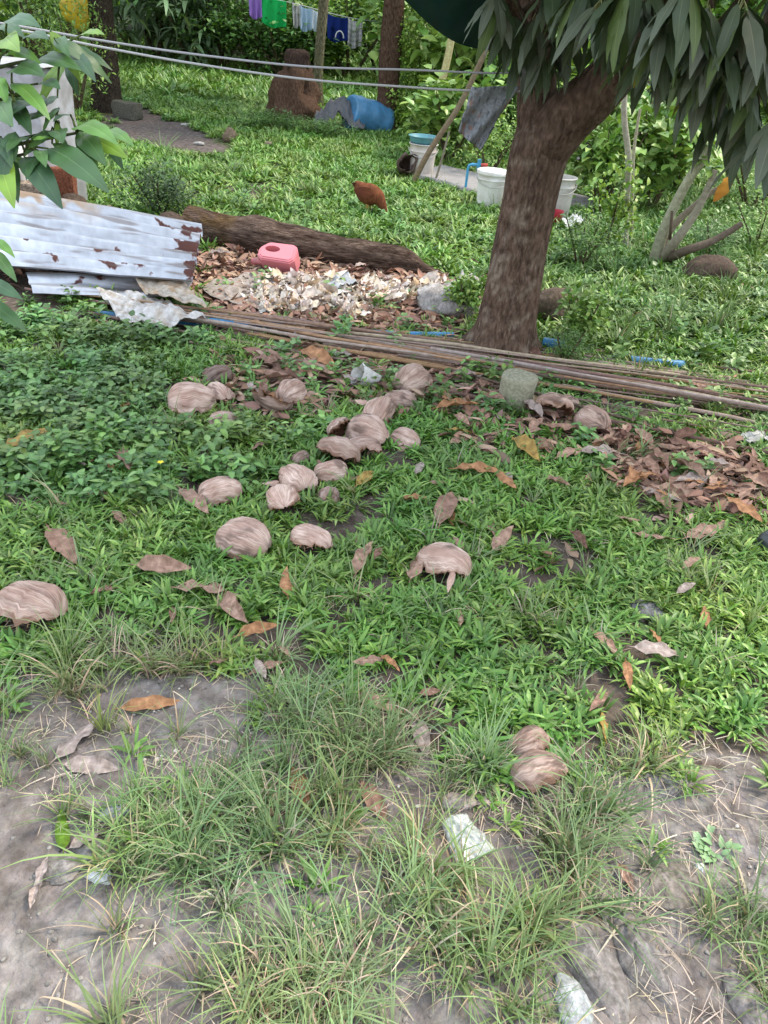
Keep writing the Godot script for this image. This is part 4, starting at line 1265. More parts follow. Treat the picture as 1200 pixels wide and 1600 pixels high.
func sheets_and_pile() -> void:
	# front sheet first in depth, then the big one lapped over it
	corrugated("corrugated_sheet", "large weathered corrugated iron sheet with a rusty right end", Vector3(-3.272, 0.420, -5.496), Vector3(-1.331, 0.340, -5.140), Vector3(-1.253, 0.160, -4.534), Vector3(-2.770, 0.180, -4.461), 6.0, 0.026, 0.02, Vector2(0, 0), Vector2(1, 0.95))
	corrugated("corrugated_sheet", "narrow bluish iron sheet showing below the large rusty one", Vector3(-2.249, 0.130, -4.535), Vector3(-1.296, 0.110, -4.719), Vector3(-1.309, 0.070, -4.462), Vector3(-2.121, 0.080, -4.322), 1.5, 0.014, 0.03, Vector2(0.15, 0.25), Vector2(0.6, 0.45))
	# timbers that carry the sheets
	var a := 0
	for e in [[Vector3(-3.687, 0.000, -6.257), Vector3(-2.549, 0.000, -4.313), 0.07], [Vector3(-2.572, 0.000, -6.131), Vector3(-1.977, 0.000, -4.472), 0.055], [Vector3(-1.739, 0.000, -5.830), Vector3(-1.487, 0.000, -4.802), 0.05]]:
		var m := MB.new()
		var p: Vector3 = e[0]
		var q: Vector3 = e[1]
		var hb := 0.28 if a < 3 else 0.1
		tube(m, [Vector3.ZERO + Vector3(0, hb * 0.5, 0), (q - p) + Vector3(0, 0.05, 0)], [hb * 0.42, 0.045], 10, [Color(0.12, 0.09, 0.07)], 0.08)
		solo("support_timber", m.mesh(), MT.wood, ["dark timber carrying the left end of the iron sheets", "dark timber under the middle of the iron sheets", "dark timber under the rusty right end of the iron sheet"][a], "timber", p)
		a += 1
	# things stacked behind the sheet
	var cr := thing("grey_crate", "grey plastic-covered crate standing behind the corrugated sheet", "crate", Vector3(-3.126, 0.000, -6.483))
	var m := MB.new()
	block(m, Transform3D(Basis(Vector3.UP, -0.12), Vector3(-0.1, 0.52, -0.1)), Vector3(0.95, 1.05, 0.55), 0.04, Color(0.36, 0.37, 0.42), 0.05, 3.0)
	part("cover", m.mesh(), MT.plastic, cr)
	var fl := MB.new()
	slab(fl, 20, 10, func(u: float, v: float): return Vector3(lerpf(-0.62, 0.42, u), 1.06 + 0.012 * nz(u * 0.1, v * 0.1) + 0.008, lerpf(-0.4, 0.24, v)), 0.01, func(_u: float, _v: float): return vary(Color(0.45, 0.46, 0.5), 0.05))
	part("top_flap", fl.mesh(), MT.plastic, cr.get_node("cover"))
	var sk := thing("white_sack", "white plastic sack with a dark red printed band behind the sapling leaves", "sack", Vector3(-3.003, 0.000, -6.034))
	var sm := MB.new()
	block(sm, Transform3D(Basis(Vector3.UP, 0.1), Vector3(0, 0.33, 0.12)), Vector3(0.42, 0.5, 0.3), 0.11, Color(0.62, 0.62, 0.64), 0.08, 8.0)
	part("bag", sm.mesh(), MT.plastic, sk)
	var bn := MB.new()
	slab(bn, 14, 3, func(u: float, v: float):
		var p := Vector3(lerpf(-0.17, 0.12, u), 0.43 - 0.1 * u + lerpf(0.0, -0.05, v), 0.12 + 0.163 + 0.004 * nz(u * 0.1, v * 0.1))
		return p, 0.004, func(_u: float, _v: float): return Color(0.18, 0.03, 0.05))
	part("printed_band", bn.mesh(), MT.plastic, sk.get_node("bag"))
	var bl := MB.new()
	block(bl, Transform3D(Basis(Vector3.UP, 0.25), Vector3(0, 0.19, 0)), Vector3(0.17, 0.4, 0.2), 0.02, Color(0.27, 0.1, 0.06), 0.03, 2.0)
	solo("clay_block", bl.mesh(), MT.stone, "reddish brown clay block standing at the end of the pile behind the sheet", "block", Vector3(-2.722, 0.000, -6.361))
	var pb := MB.new()
	block(pb, Transform3D(Basis(Vector3.UP, -0.16), Vector3(0, 0.0, 0)), Vector3(1.3, 0.14, 0.2), 0.02, Color(0.42, 0.34, 0.26), 0.02)
	solo("plank", pb.mesh(), MT.wood, "pale tan plank resting behind the upper edge of the corrugated sheet", "plank", Vector3(-3.040, 0.000, -6.062) + Vector3(-0.2, 0.3, 0.12))
	# flattened sacks and board in the litter
	patch("flattened_sack", "grey-brown flattened sack lying in front of the pink jerrycan", "sack", [Vector3(-1.314, 0.000, -4.812), Vector3(-0.947, 0.000, -5.399), Vector3(-0.649, 0.000, -5.113), Vector3(-0.926, 0.000, -4.495)], MT.paper, Color(0.36, 0.31, 0.28), 0.03, 0.04, 0.006, 0.03, 26, 18, 1.0)
	patch("paper_sheet", "dirty white crumpled paper below the corrugated sheet", "paper", [Vector3(-1.788, 0.000, -4.428), Vector3(-1.413, 0.000, -4.447), Vector3(-1.084, 0.000, -4.146), Vector3(-1.431, 0.000, -3.912)], MT.paper, Color(0.58, 0.56, 0.55), 0.06, 0.05, 0.004, 0.05, 26, 18, 2.0, 0.5, Color(0.42, 0.32, 0.22))
	patch("paper_sheet", "tan cardboard piece propped on the dirty white paper", "cardboard", [Vector3(-1.617, 0.000, -4.572), Vector3(-1.378, 0.000, -4.702), Vector3(-1.098, 0.000, -4.248), Vector3(-1.443, 0.000, -4.358)], MT.paper, Color(0.5, 0.44, 0.38), 0.05, 0.04, 0.006, 0.1, 20, 14, 3.0, 0.6, Color(0.45, 0.28, 0.14))
	patch("grey_sack", "pale grey sack slumped between the peelings and the mango trunk", "sack", [Vector3(0.090, 0.000, -4.941), Vector3(0.400, 0.000, -5.449), Vector3(0.528, -0.000, -5.168), Vector3(0.252, 0.000, -4.651)], MT.paper, Color(0.46, 0.44, 0.44), 0.09, 0.035, 0.006, 0.05, 24, 18, 4.0)
	patch("plastic_scrap", "bluish clear plastic wrap among the peelings", "plastic scrap", [Vector3(-0.550, 0.000, -5.072), Vector3(-0.422, 0.000, -5.297), Vector3(-0.297, 0.000, -5.102), Vector3(-0.447, 0.000, -4.897)], MT.plastic, Color(0.4, 0.43, 0.47), 0.05, 0.08, 0.003, 0.05, 20, 14, 5.0)
	patch("sachet", "small torn wrapper with dark stripes beside the flattened sack", "wrapper", [Vector3(-0.875, -0.000, -4.532), Vector3(-0.790, 0.000, -4.676), Vector3(-0.744, 0.000, -4.590), Vector3(-0.825, -0.000, -4.429)], MT.plastic, Color(0.6, 0.6, 0.58), 0.01, 0.06, 0.003, 0.04, 16, 10, 6.0, 1.0, Color(0.05, 0.05, 0.05))
	# white peelings
	var flakes := []
	for k in 6:
		rng.seed = 600 + k
		var q := MB.new()
		for n in 3:
			var an := rr(0, TAU)
			var c := vary([Color(0.72, 0.66, 0.6), Color(0.64, 0.52, 0.38), Color(0.74, 0.72, 0.7)][(k + n) % 3], 0.08)
			leaf(q, Vector3(rr(-0.02, 0.02), rr(0, 0.02), rr(-0.02, 0.02)), Vector3(cos(an), rr(-0.2, 0.6), sin(an)).normalized(), Vector3(rr(-1, 1), 1, rr(-1, 1)), rr(0.05, 0.1), rr(0.02, 0.05), 5, rr(-0.6, 0.8), rr(-1.6, 1.6), c, c, 0.7, rr(-1, 1), 0.3)
		flakes.append(q.mesh())
	var PZ := PackedVector2Array([Vector2(-0.93, -4.70), Vector2(-0.81, -5.10), Vector2(-0.56, -5.14), Vector2(-0.22, -5.27), Vector2(0.04, -5.29), Vector2(0.31, -5.32), Vector2(0.39, -5.24), Vector2(0.05, -4.90), Vector2(-0.11, -4.74), Vector2(-0.25, -4.52), Vector2(-0.50, -4.63), Vector2(-0.78, -4.44)])
	scatter("peelings", "heap of white and cream peelings on the leaf litter", "peelings", flakes, MT.paper, 24000, 4.2, 5.6, func(x: float, z: float):
		return (0.75 if nz(x * 0.8, z * 0.8, 71.0) > -0.12 else 0.2) if inside(PZ, x, z, 0.1) else 0.0, 0.5, 1.1, 0.03, tint_plain, 0.5)
	rng.seed = 611
	for k in 24:
		var x := rr(-0.9, 0.35)
		var z := rr(-5.2, -4.55)
		if not inside(PZ, x, z, 0.08):
			continue
		var o := solo("peeling", flakes[k % 6], MT.paper, "curled cream peeling lying on the leaf litter", "peeling", on(Vector3(x, 0.05, z)), "single peelings")
		o.rotation.y = rr(0, TAU)
		o.scale = Vector3.ONE * rr(1.2, 1.9)
	# jerrycan on its side
	var j := thing("jerrycan", "faded pink plastic jerrycan lying in front of the log", "jerrycan", Vector3(-0.871, 0.000, -5.375))
	var comb := CSGCombiner3D.new()
	comb.name = "body"
	j.add_child(comb)
	var outline := PackedVector2Array()
	for e in [[0.11, 0.075], [-0.07, 0.075], [-0.13, 0.02], [-0.13, -0.075], [0.13, -0.085], [0.135, 0.04]]:
		outline.append(Vector2(e[0], e[1]))
	outline = Geometry2D.offset_polygon(Geometry2D.offset_polygon(outline, -0.03, Geometry2D.JOIN_ROUND)[0], 0.03, Geometry2D.JOIN_ROUND)[0]
	var pm := mat(Color(1, 1, 1), 0.42, 0.5)
	pm.albedo_color = lin(0.6, 0.2, 0.23)
	pm.vertex_color_use_as_albedo = false
	for lay in [[0.0, 0.13], [0.008, 0.15], [0.02, 0.16]]:
		var cp := CSGPolygon3D.new()
		cp.polygon = Geometry2D.offset_polygon(outline, -lay[0], Geometry2D.JOIN_ROUND)[0] if lay[0] > 0 else outline
		cp.depth = lay[1]
		cp.position.z = lay[1] * 0.5
		cp.material = pm
		comb.add_child(cp)
	var hole := PackedVector2Array()
	for k in 24:
		var an := TAU * k / 24.0
		hole.append(Vector2(-0.035 + 0.052 * cos(an), 0.012 + 0.026 * sin(an)))
	var ch := CSGPolygon3D.new()
	ch.polygon = hole
	ch.depth = 0.3
	ch.position.z = 0.15
	ch.operation = CSGShape3D.OPERATION_SUBTRACTION
	ch.material = pm
	comb.add_child(ch)
	var sp := MB.new()
	lathe(sp, [Vector2(0, 0.055), Vector2(0.02, 0.055), Vector2(0.024, 0.05), Vector2(0.024, 0.02), Vector2(0.019, 0.018), Vector2(0.019, -0.03)], 18, Color(0.5, 0.16, 0.18))
	var spo := part("spout", sp.mesh(), MT.plastic, j, Vector3(-0.135, 0.055 - 0.04, 0))
	spo.rotation.z = PI / 2
	spo.position = Vector3(-0.12, 0.115, 0)
	comb.position = Vector3(0, 0.105, 0)
	comb.rotation = Vector3(-0.95, 0, 0)
	spo.position = Vector3(-0.125, 0.08, 0.05)
	j.rotation.y = -0.12

# ---------------------------------------------------------------- log, blue pipes, sticks
func lumber() -> void:
	var lg := thing("log", "dark weathered log lying behind the pink jerrycan", "log", Vector3(-0.720, 0.000, -5.719))
	var b: Vector3 = Vector3(-0.720, 0.000, -5.719)
	rng.seed = 21
	var pts := [Vector3(-1.639, 0.000, -5.999), Vector3(-1.327, 0.000, -5.914), Vector3(-0.977, 0.000, -5.847), Vector3(-0.633, 0.000, -5.781), Vector3(-0.296, 0.000, -5.717), Vector3(-0.012, 0.000, -5.655), Vector3(0.128, 0.000, -5.601), Vector3(0.267, 0.000, -5.595)]
	var q := []
	var rad := [0.13, 0.13, 0.125, 0.115, 0.105, 0.09, 0.05, 0.02]
	for k in pts.size():
		q.append(pts[k] - b + Vector3(0, rad[k] * 0.9, 0))
	var P := smooth_path(q, 7)
	var m := MB.new()
	tube(m, P, ramp(rad, P.size()), 34, [Color(0.1, 0.07, 0.055)], 0.3, true, 0.011)
	for k in m.v.size():
		var p := m.v[k]
		var s := nz(p.x * 0.5, p.y * 4.0, p.z * 4.0)
		m.c[k] = Color(0.1, 0.068, 0.053).lerp(Color(0.27, 0.2, 0.16), clampf(0.35 + s * 1.3, 0, 1))
		if p.x < -0.55:
			m.c[k] = m.c[k].lerp(Color(0.2, 0.13, 0.06), clampf(0.6 + 2.0 * nz(p.x * 1.5, p.y * 1.5, p.z * 1.5), 0, 1) * 0.7)
	part("wood", m.mesh(), MT.rotten, lg)
	# split blue water pipe
	blue_pipe("long blue plastic pipe lying along the front of the peelings", [Vector3(-1.730, 0.020, -4.222), Vector3(-1.081, 0.020, -4.261), Vector3(-0.718, 0.020, -4.289), Vector3(-0.384, 0.020, -4.288), Vector3(-0.015, 0.020, -4.316), Vector3(0.314, 0.020, -4.377)], 0.026)
	blue_pipe("short length of blue pipe half hidden in the grass on the right", [Vector3(1.321, 0.030, -4.226), Vector3(1.482, 0.030, -4.216), Vector3(1.622, 0.030, -4.219)], 0.024)
	blue_pipe("blue pipe stub in the weeds right of the mango trunk", [Vector3(0.842, 0.040, -4.358), Vector3(0.944, 0.050, -4.304)], 0.03)
	# palm ribs and bamboo strips
	rng.seed = 33
	var A: Vector3 = Vector3(-2.276, 0.000, -4.413)
	var B: Vector3 = Vector3(2.019, 0.000, -3.697)
	var dirv := (B - A).normalized()
	var across := dirv.cross(Vector3.UP).normalized()
	var total := (B - A).length()
	for k in 60:
		var t := pow(rng.randf(), 0.75)
		var L := rr(1.2, 2.6)
		var s := t * (total - L * 0.6) - 0.1
		var spread := lerpf(0.09, 0.27, t)
		var off := rng.randfn() * spread * 0.75
		var p0 := A + dirv * s + across * off
		var yaw := rng.randfn() * 0.055
		var d2 := dirv.rotated(Vector3.UP, yaw)
		var r := rr(0.004, 0.011)
		var y := 0.03 + rng.randf() * 0.06 * exp(-off * off * 40.0)
		var st := MB.new()
		var pp := []
		for e in 7:
			var f := float(e) / 6.0
			pp.append(d2 * L * f + Vector3(0, y + 0.012 * nz(k, f * 0.3), 0) + across * 0.07 * nz(k * 3.0, f * 0.12, 5.0))
		var col := vary([Color(0.28, 0.2, 0.17), Color(0.42, 0.33, 0.27), Color(0.2, 0.14, 0.12), Color(0.38, 0.31, 0.28), Color(0.42, 0.26, 0.16)][k % 5], 0.2)
		tube(st, pp, ramp([r, r, r * 0.6], 7), 7, [col], 0.1, true, 0.05, rr(0.5, 1.0))
		solo("stick", st.mesh(), MT.pale, "long thin brown stick in the bundle lying across the yard", "stick", p0, "bundled sticks")
	var one := MB.new()
	var o0: Vector3 = Vector3(0.274, 0.000, -3.810)
	tube(one, [Vector3(0, 0.05, 0), Vector3(0.710, 0.000, -3.583) - o0 + Vector3(0, 0.05, 0), Vector3(0.974, 0.000, -3.474) - o0 + Vector3(0, 0.04, 0), Vector3(1.399, 0.000, -3.312) - o0 + Vector3(0, 0.03, 0)], [0.007, 0.008, 0.008, 0.005], 7, [Color(0.26, 0.2, 0.16)])
	solo("stick", one.mesh(), MT.wood, "single thin stick passing in front of the cement block", "stick", o0)

func blue_pipe(label: String, pts: Array, r: float) -> void:
	var m := MB.new()
	var c: Vector3 = pts[0]
	var q := []
	for p in pts:
		q.append(p - c)
	tube(m, smooth_path(q, 5), ramp([r, r], (pts.size() - 1) * 5 + 1), 14, [Color(0.05, 0.24, 0.5)], 0.0, true)
	solo("water_pipe", m.mesh(), MT.plastic, label, "pipe", c)

# ---------------------------------------------------------------- wash place
func bucket(called: String, label: String, at: Vector3, r0: float, r1: float, h: float, col: Color, lid: bool) -> Node3D:
	var o := thing(called, label, "bucket", at)
	var m := MB.new()
	var pr := [Vector2(0, 0.0), Vector2(r0 - 0.01, 0.0), Vector2(r0, 0.01), Vector2(lerpf(r0, r1, 0.75), h * 0.75), Vector2(lerpf(r0, r1, 0.76) + 0.01, h * 0.77), Vector2(lerpf(r0, r1, 0.8) + 0.01, h * 0.81), Vector2(lerpf(r0, r1, 0.81), h * 0.82), Vector2(r1, h * 0.97), Vector2(r1 + 0.012, h * 0.97), Vector2(r1 + 0.012, h), Vector2(r1 - 0.006, h), Vector2(r0 - 0.006, 0.02), Vector2(0, 0.02)]
	lathe(m, pr, 32, col)
	part("shell", m.mesh(), MT.plastic, o)
	var w := MB.new()
	var wp := []
	for k in 13:
		var a := PI * k / 12.0
		wp.append(Vector3(cos(a) * (r1 + 0.014), h * 0.86 - sin(a) * 0.08, sin(a) * (r1 + 0.02)))
	tube(w, wp, ramp([0.004, 0.004], 13), 6, [Color(0.4, 0.4, 0.4)])
	part("handle", w.mesh(), MT.plastic, o)
	if lid:
		var l := MB.new()
		lathe(l, [Vector2(r1 + 0.014, h - 0.025), Vector2(r1 + 0.016, h + 0.004), Vector2(r1 - 0.004, h + 0.01), Vector2(r1 - 0.015, h + 0.004), Vector2(0, h + 0.006)], 32, Color(0.74, 0.74, 0.74))
		part("lid", l.mesh(), MT.plastic, o)
	return o

func washplace() -> void:
	bucket("plastic_bucket", "tall white plastic bucket with a teal basin set in its mouth", Vector3(0.084, 0.000, -9.418) + Vector3(0, 0.02, 0), 0.125, 0.15, 0.36, Color(0.62, 0.58, 0.56), false)
	var bs := MB.new()
	lathe(bs, [Vector2(0, 0.3), Vector2(0.1, 0.3), Vector2(0.125, 0.33), Vector2(0.135, 0.36), Vector2(0.143, 0.363), Vector2(0.146, 0.385), Vector2(0.152, 0.387), Vector2(0.155, 0.41), Vector2(0.165, 0.415), Vector2(0.168, 0.422), Vector2(0.15, 0.42), Vector2(0.12, 0.34), Vector2(0, 0.33)], 32, Color(0.1, 0.28, 0.33))
	solo("basin", bs.mesh(), MT.plastic, "teal ribbed plastic basin sitting in the tall white bucket", "basin", Vector3(0.084, 0.000, -9.418) + Vector3(-0.01, 0.032, 0))
	bucket("plastic_bucket", "white lidded bucket standing by the blue tap", Vector3(0.770, 0.000, -8.110) + Vector3(0, 0.02, 0), 0.125, 0.148, 0.34, Color(0.7, 0.7, 0.7), true)
	bucket("plastic_bucket", "white plastic tub behind the right side of the mango trunk", Vector3(1.381, 0.000, -7.869) + Vector3(0, 0.02, 0), 0.13, 0.145, 0.38, Color(0.5, 0.5, 0.48), false)
	var tp := thing("water_tap", "blue plastic pipe tap with a red handle beside the lidded bucket", "tap", Vector3(0.560, -0.000, -8.752) + Vector3(0, 0.04, 0))
	var b: Vector3 = Vector3(0.560, -0.000, -8.752)
	var m := MB.new()
	tube(m, [Vector3(0, 0, 0), Vector3(0, 0.22, 0), Vector3(0.01, 0.255, 0), Vector3(0.04, 0.265, 0), Vector3(0.13, 0.265, 0)], [0.014, 0.014, 0.016, 0.016, 0.014], 12, [Color(0.06, 0.32, 0.55)])
	part("pipe", m.mesh(), MT.plastic, tp)
	var v := MB.new()
	tube(v, [Vector3(0.11, 0.22, 0), Vector3(0.11, 0.32, 0)], [0.022, 0.02], 12, [Color(0.05, 0.28, 0.5)])
	part("valve", v.mesh(), MT.plastic, tp)
	var h := MB.new()
	tube(h, [Vector3(0.13, 0.265, 0.0), Vector3(0.2, 0.268, 0.0)], [0.018, 0.02], 10, [Color(0.45, 0.05, 0.03)])
	part("handle", h.mesh(), MT.plastic, tp.get_node("valve"))
	pole("orange-brown twig lying behind the tap", [Vector3(0.779, 0.000, -9.470), Vector3(0.764, 0.107, -9.470), Vector3(0.998, 0.140, -9.470)], 0.008, Color(0.5, 0.25, 0.08))
	# dark hollow log beside the bucket
	var lm := MB.new()
	lathe(lm, [Vector2(0.0, -0.14), Vector2(0.07, -0.15), Vector2(0.1, -0.05), Vector2(0.105, 0.1), Vector2(0.095, 0.13), Vector2(0.08, 0.1), Vector2(0.07, -0.1), Vector2(0, -0.12)], 22, Color(0.17, 0.12, 0.1), 0.05)
	var lo := solo("broken_pot", lm.mesh(), MT.stone, "broken brown pot lying left of the tall white bucket", "pot", Vector3(-0.097, 0.000, -9.371) + Vector3(0, 0.15, 0))
	lo.rotation = Vector3(1.25, 0.4, 0.2)
	# red cup and white rag behind the trunk
	var rc := MB.new()
	lathe(rc, [Vector2(0, 0), Vector2(0.05, 0), Vector2(0.058, 0.1), Vector2(0.062, 0.1), Vector2(0.05, 0.01), Vector2(0, 0.01)], 20, Color(0.5, 0.03, 0.07))
	solo("red_cup", rc.mesh(), MT.plastic, "red plastic cup at the right side of the mango trunk", "cup", Vector3(1.355, 0.000, -7.595) + Vector3(0, 0.05, 0))
	patch("white_rag", "white rag lying in the grass right of the mango trunk", "rag", [Vector3(1.367, 0.000, -7.424), Vector3(1.586, 0.000, -7.760), Vector3(1.637, 0.000, -7.523), Vector3(1.410, 0.000, -7.200)], MT.cloth, Color(0.62, 0.62, 0.62), 0.05, 0.06, 0.004, 0.08, 18, 12, 9.0)
	# floral cloth on a stake
	var fc := thing("floral_cloth", "dark cloth with red and white flowers hanging behind the mango trunk", "cloth", Vector3(1.813, -0.000, -9.484))
	var st := MB.new()
	tube(st, [Vector3(0, -0.05, 0), Vector3(0, 0.95, 0)], [0.02, 0.018], 8, [Color(0.2, 0.15, 0.1)])
	part("stake", st.mesh(), MT.wood, fc)
	var cm := MB.new()
	slab(cm, 24, 30, func(u: float, w: float):
		return Vector3(lerpf(-0.3, 0.12, u), 0.96 - w * 0.62, 0.03 + 0.05 * sin(u * 17.0 + w * 1.5) * (0.3 + w)), 0.005, func(u: float, w: float):
		var n := nz(u * 0.8, w * 1.2, 60.0)
		return Color(0.4, 0.06, 0.04) if n > 0.16 else (Color(0.5, 0.48, 0.46) if n < -0.2 else Color(0.05, 0.03, 0.06)))
	part("fabric", cm.mesh(), MT.cloth, fc)

# ---------------------------------------------------------------- lines, laundry, tarp, yellow bag
func rope(label: String, pts: Array, r: float, col: Color) -> void:
	var P := smooth_path(pts, 8)
	var m := MB.new()
	var c: Vector3 = P[0]
	var q := []
	for p in P:
		q.append(p - c)
	tube(m, q, ramp([r, r], q.size()), 7, [col])
	solo("rope", m.mesh(), MT.rope, label, "rope", c)

func garment(called: String, label: String, category: String, A: Vector3, B: Vector3, drop: float, cf: Callable, group := "") -> Node3D:
	var m := MB.new()
	var n := (B - A).cross(Vector3.UP).normalized()
	var c := A
	slab(m, 26, 22, func(u: float, v: float):
		var p := A.lerp(B, u) - c
		p.y += 0.012 - v * drop * (1.0 + 0.06 * sin(u * 5.0)) - 0.03 * sin(PI * u)
		return p + n * (0.035 * sin(u * 14.0 + 2.0 * nz(v * 0.2, u * 0.3)) * (0.2 + v) + 0.02 + 0.02 * v), 0.006, cf)
	return solo(called, m.mesh(), MT.cloth, label, category, c, group)

func lines() -> void:
	var pst := MB.new()
	tube(pst, [Vector3(0, -0.05, 0), Vector3(0, 2.0, 0)], [0.05, 0.045], 10, [Color(0.2, 0.16, 0.12)], 0.1)
	var pp: Vector3 = Vector3(-2.285, 1.429, -3.200)
	solo("post", pst.mesh(), MT.wood, "wooden post that holds the left end of the two ropes", "post", Vector3(pp.x, 0, pp.z))
	rope("upper grey rope strung from the left to the mango tree", [Vector3(-2.263, 1.491, -3.200), Vector3(-1.661, 1.440, -3.500), Vector3(-1.362, 1.402, -3.700), Vector3(-1.002, 1.372, -3.850), Vector3(-0.520, 1.353, -4.000), Vector3(-0.061, 1.367, -4.150), Vector3(0.319, 1.377, -4.250), Vector3(0.551, 1.397, -4.300)], 0.0046, Color(0.36, 0.36, 0.38))
	rope("lower grey rope carrying the hanging rag", [Vector3(-2.270, 1.472, -3.200), Vector3(-1.664, 1.427, -3.500), Vector3(-1.346, 1.382, -3.650), Vector3(-0.991, 1.340, -3.800), Vector3(-0.513, 1.306, -3.950), Vector3(-0.054, 1.300, -4.100), Vector3(0.204, 1.301, -4.180), Vector3(0.559, 1.317, -4.250)], 0.0048, Color(0.42, 0.42, 0.43))
	# the grey rag folded over the lower rope
	var rg := MB.new()
	var A: Vector3 = Vector3(0.233, 1.306, -4.170)
	var B: Vector3 = Vector3(0.462, 1.321, -4.210)
	var C: Vector3 = Vector3(0.314, 1.037, -4.240)
	var D: Vector3 = Vector3(0.208, 1.103, -4.200)
	slab(rg, 30, 30, func(u: float, v: float):
		var p := bilinear(A, B, C, D, u, v) - A
		p += Vector3(0, 0.012, 0.02) + Vector3(0.0, 0.0, 0.028 * sin(u * 9.0 + v * 4.0) * v + 0.03 * nz(u * 0.35, v * 0.35, 3.0))
		return p, 0.01, func(u: float, v: float):
		var s := nz(u * 0.5, v * 0.5, 14.0)
		var c := Color(0.27, 0.29, 0.32)
		if absf(fmod(u * 5.0 + v * 0.7, 1.0) - 0.5) < 0.035:
			c = Color(0.12, 0.13, 0.15)
		return vary(c.lerp(Color(0.28, 0.18, 0.15), smoothstep(0.2, 0.4, s)), 0.05))
	solo("grey_rag", rg.mesh(), MT.cloth, "grey rag hanging from the lower rope beside the mango tree", "rag", A)
	# far laundry line
	rope("thin laundry line in front of the dark wood", [Vector3(-4.458, 2.018, -19.000), Vector3(-3.693, 1.669, -19.400), Vector3(-2.735, 1.516, -19.800), Vector3(-1.511, 1.347, -20.200), Vector3(-0.098, 1.375, -20.600), Vector3(0.759, 1.510, -20.800)], 0.008, Color(0.4, 0.4, 0.4))
	var plain := func(c: Color) -> Callable:
		return func(_u: float, _v: float): return vary(c, 0.05)
	garment("towel", "purple cloth at the left end of the laundry line", "laundry", Vector3(-3.787, 1.707, -19.400), Vector3(-3.536, 1.648, -19.500), 0.45, plain.call(Color(0.28, 0.16, 0.5)))
	garment("towel", "bright green cloth on the laundry line", "laundry", Vector3(-3.536, 1.648, -19.500), Vector3(-3.030, 1.551, -19.650), 0.5, plain.call(Color(0.02, 0.4, 0.1)))
	garment("shirt", "grey patterned cloth on the laundry line behind the leaning trunk", "laundry", Vector3(-2.914, 1.537, -19.700), Vector3(-2.763, 1.503, -19.800), 0.4, plain.call(Color(0.4, 0.4, 0.4)))
	garment("towel", "pale blue cloth on the laundry line", "laundry", Vector3(-2.763, 1.503, -19.800), Vector3(-2.525, 1.462, -19.900), 0.42, plain.call(Color(0.34, 0.47, 0.62)))
	garment("towel", "whitish blue cloth next to the slim trunk on the laundry line", "laundry", Vector3(-2.525, 1.462, -19.900), Vector3(-2.313, 1.419, -20.000), 0.36, plain.call(Color(0.52, 0.6, 0.68)))
	var nv := garment("towel", "navy blue cloth with a white emblem on the laundry line", "laundry", Vector3(-2.186, 1.393, -20.000), Vector3(-1.752, 1.341, -20.200), 0.45, plain.call(Color(0.015, 0.03, 0.16)))
	var em := MB.new()
	var ep := []
	for k in 9:
		var a := PI * k / 8.0
		ep.append(Vector3(0.3 + 0.09 * cos(a), -0.42 + 0.13 * sin(a), 0.1))
	tube(em, ep, ramp([0.014, 0.014], 9), 6, [Color(0.7, 0.7, 0.72)])
	part("emblem", em.mesh(), MT.cloth, nv)
	garment("towel", "white checked towel at the right end of the laundry line", "laundry", Vector3(-1.752, 1.341, -20.200), Vector3(-1.431, 1.304, -20.300), 0.5, func(u: float, v: float): return Color(0.42, 0.4, 0.44) if (int(u * 26.0) % 4 == 0 or int(v * 22.0) % 4 == 0) else Color(0.66, 0.65, 0.68))
	# dark green tarp
	var t := MB.new()
	var T0: Vector3 = Vector3(-0.174, 1.666, -5.200)
	var T1: Vector3 = Vector3(0.141, 1.471, -4.900)
	var T2: Vector3 = Vector3(0.422, 1.479, -4.750)
	var T3: Vector3 = Vector3(0.748, 1.650, -4.700)
	var edge := smooth_path([T0 + (T0 - T1) * 0.6, T0, T1, T2, T3], 7)
	slab(t, edge.size() - 1, 16, func(u: float, v: float):
		var p: Vector3 = edge[int(round(u * (edge.size() - 1)))]
		return p - T1 + Vector3(0.1 * v, 0.75 * v + 0.12 * sin(PI * v), 1.5 * v) + Vector3(0, 0.03 * nz(u * 0.4, v * 0.4), 0), 0.006, func(_u: float, _v: float): return vary(Color(0.012, 0.026, 0.02), 0.15))
	solo("hanging_tarp", t.mesh(), MT.tarp, "dark green tarpaulin slung from the mango tree at the top", "tarp", T1)
	# yellow bag on the dark tree
	var yb := MB.new()
	rock(yb, Vector3(0.42, 0.55, 0.35), 40.0, Color(0.55, 0.4, 0.03))
	var yo := solo("hanging_bag", yb.mesh(), MT.plastic, "yellow bag hanging against the dark left tree at the top", "bag", Vector3(-4.943, 1.298, -12.781) + Vector3(0.05, 0, 0.1))
	var yc := MB.new()
	tube(yc, [Vector3(0, 0.22, 0), Vector3(0.2, 0.5, -0.05), Vector3(0.45, 0.75, -0.12)], [0.01, 0.008, 0.008], 6, [Color(0.4, 0.32, 0.08)])
	part("cord", yc.mesh(), MT.rope, yo)

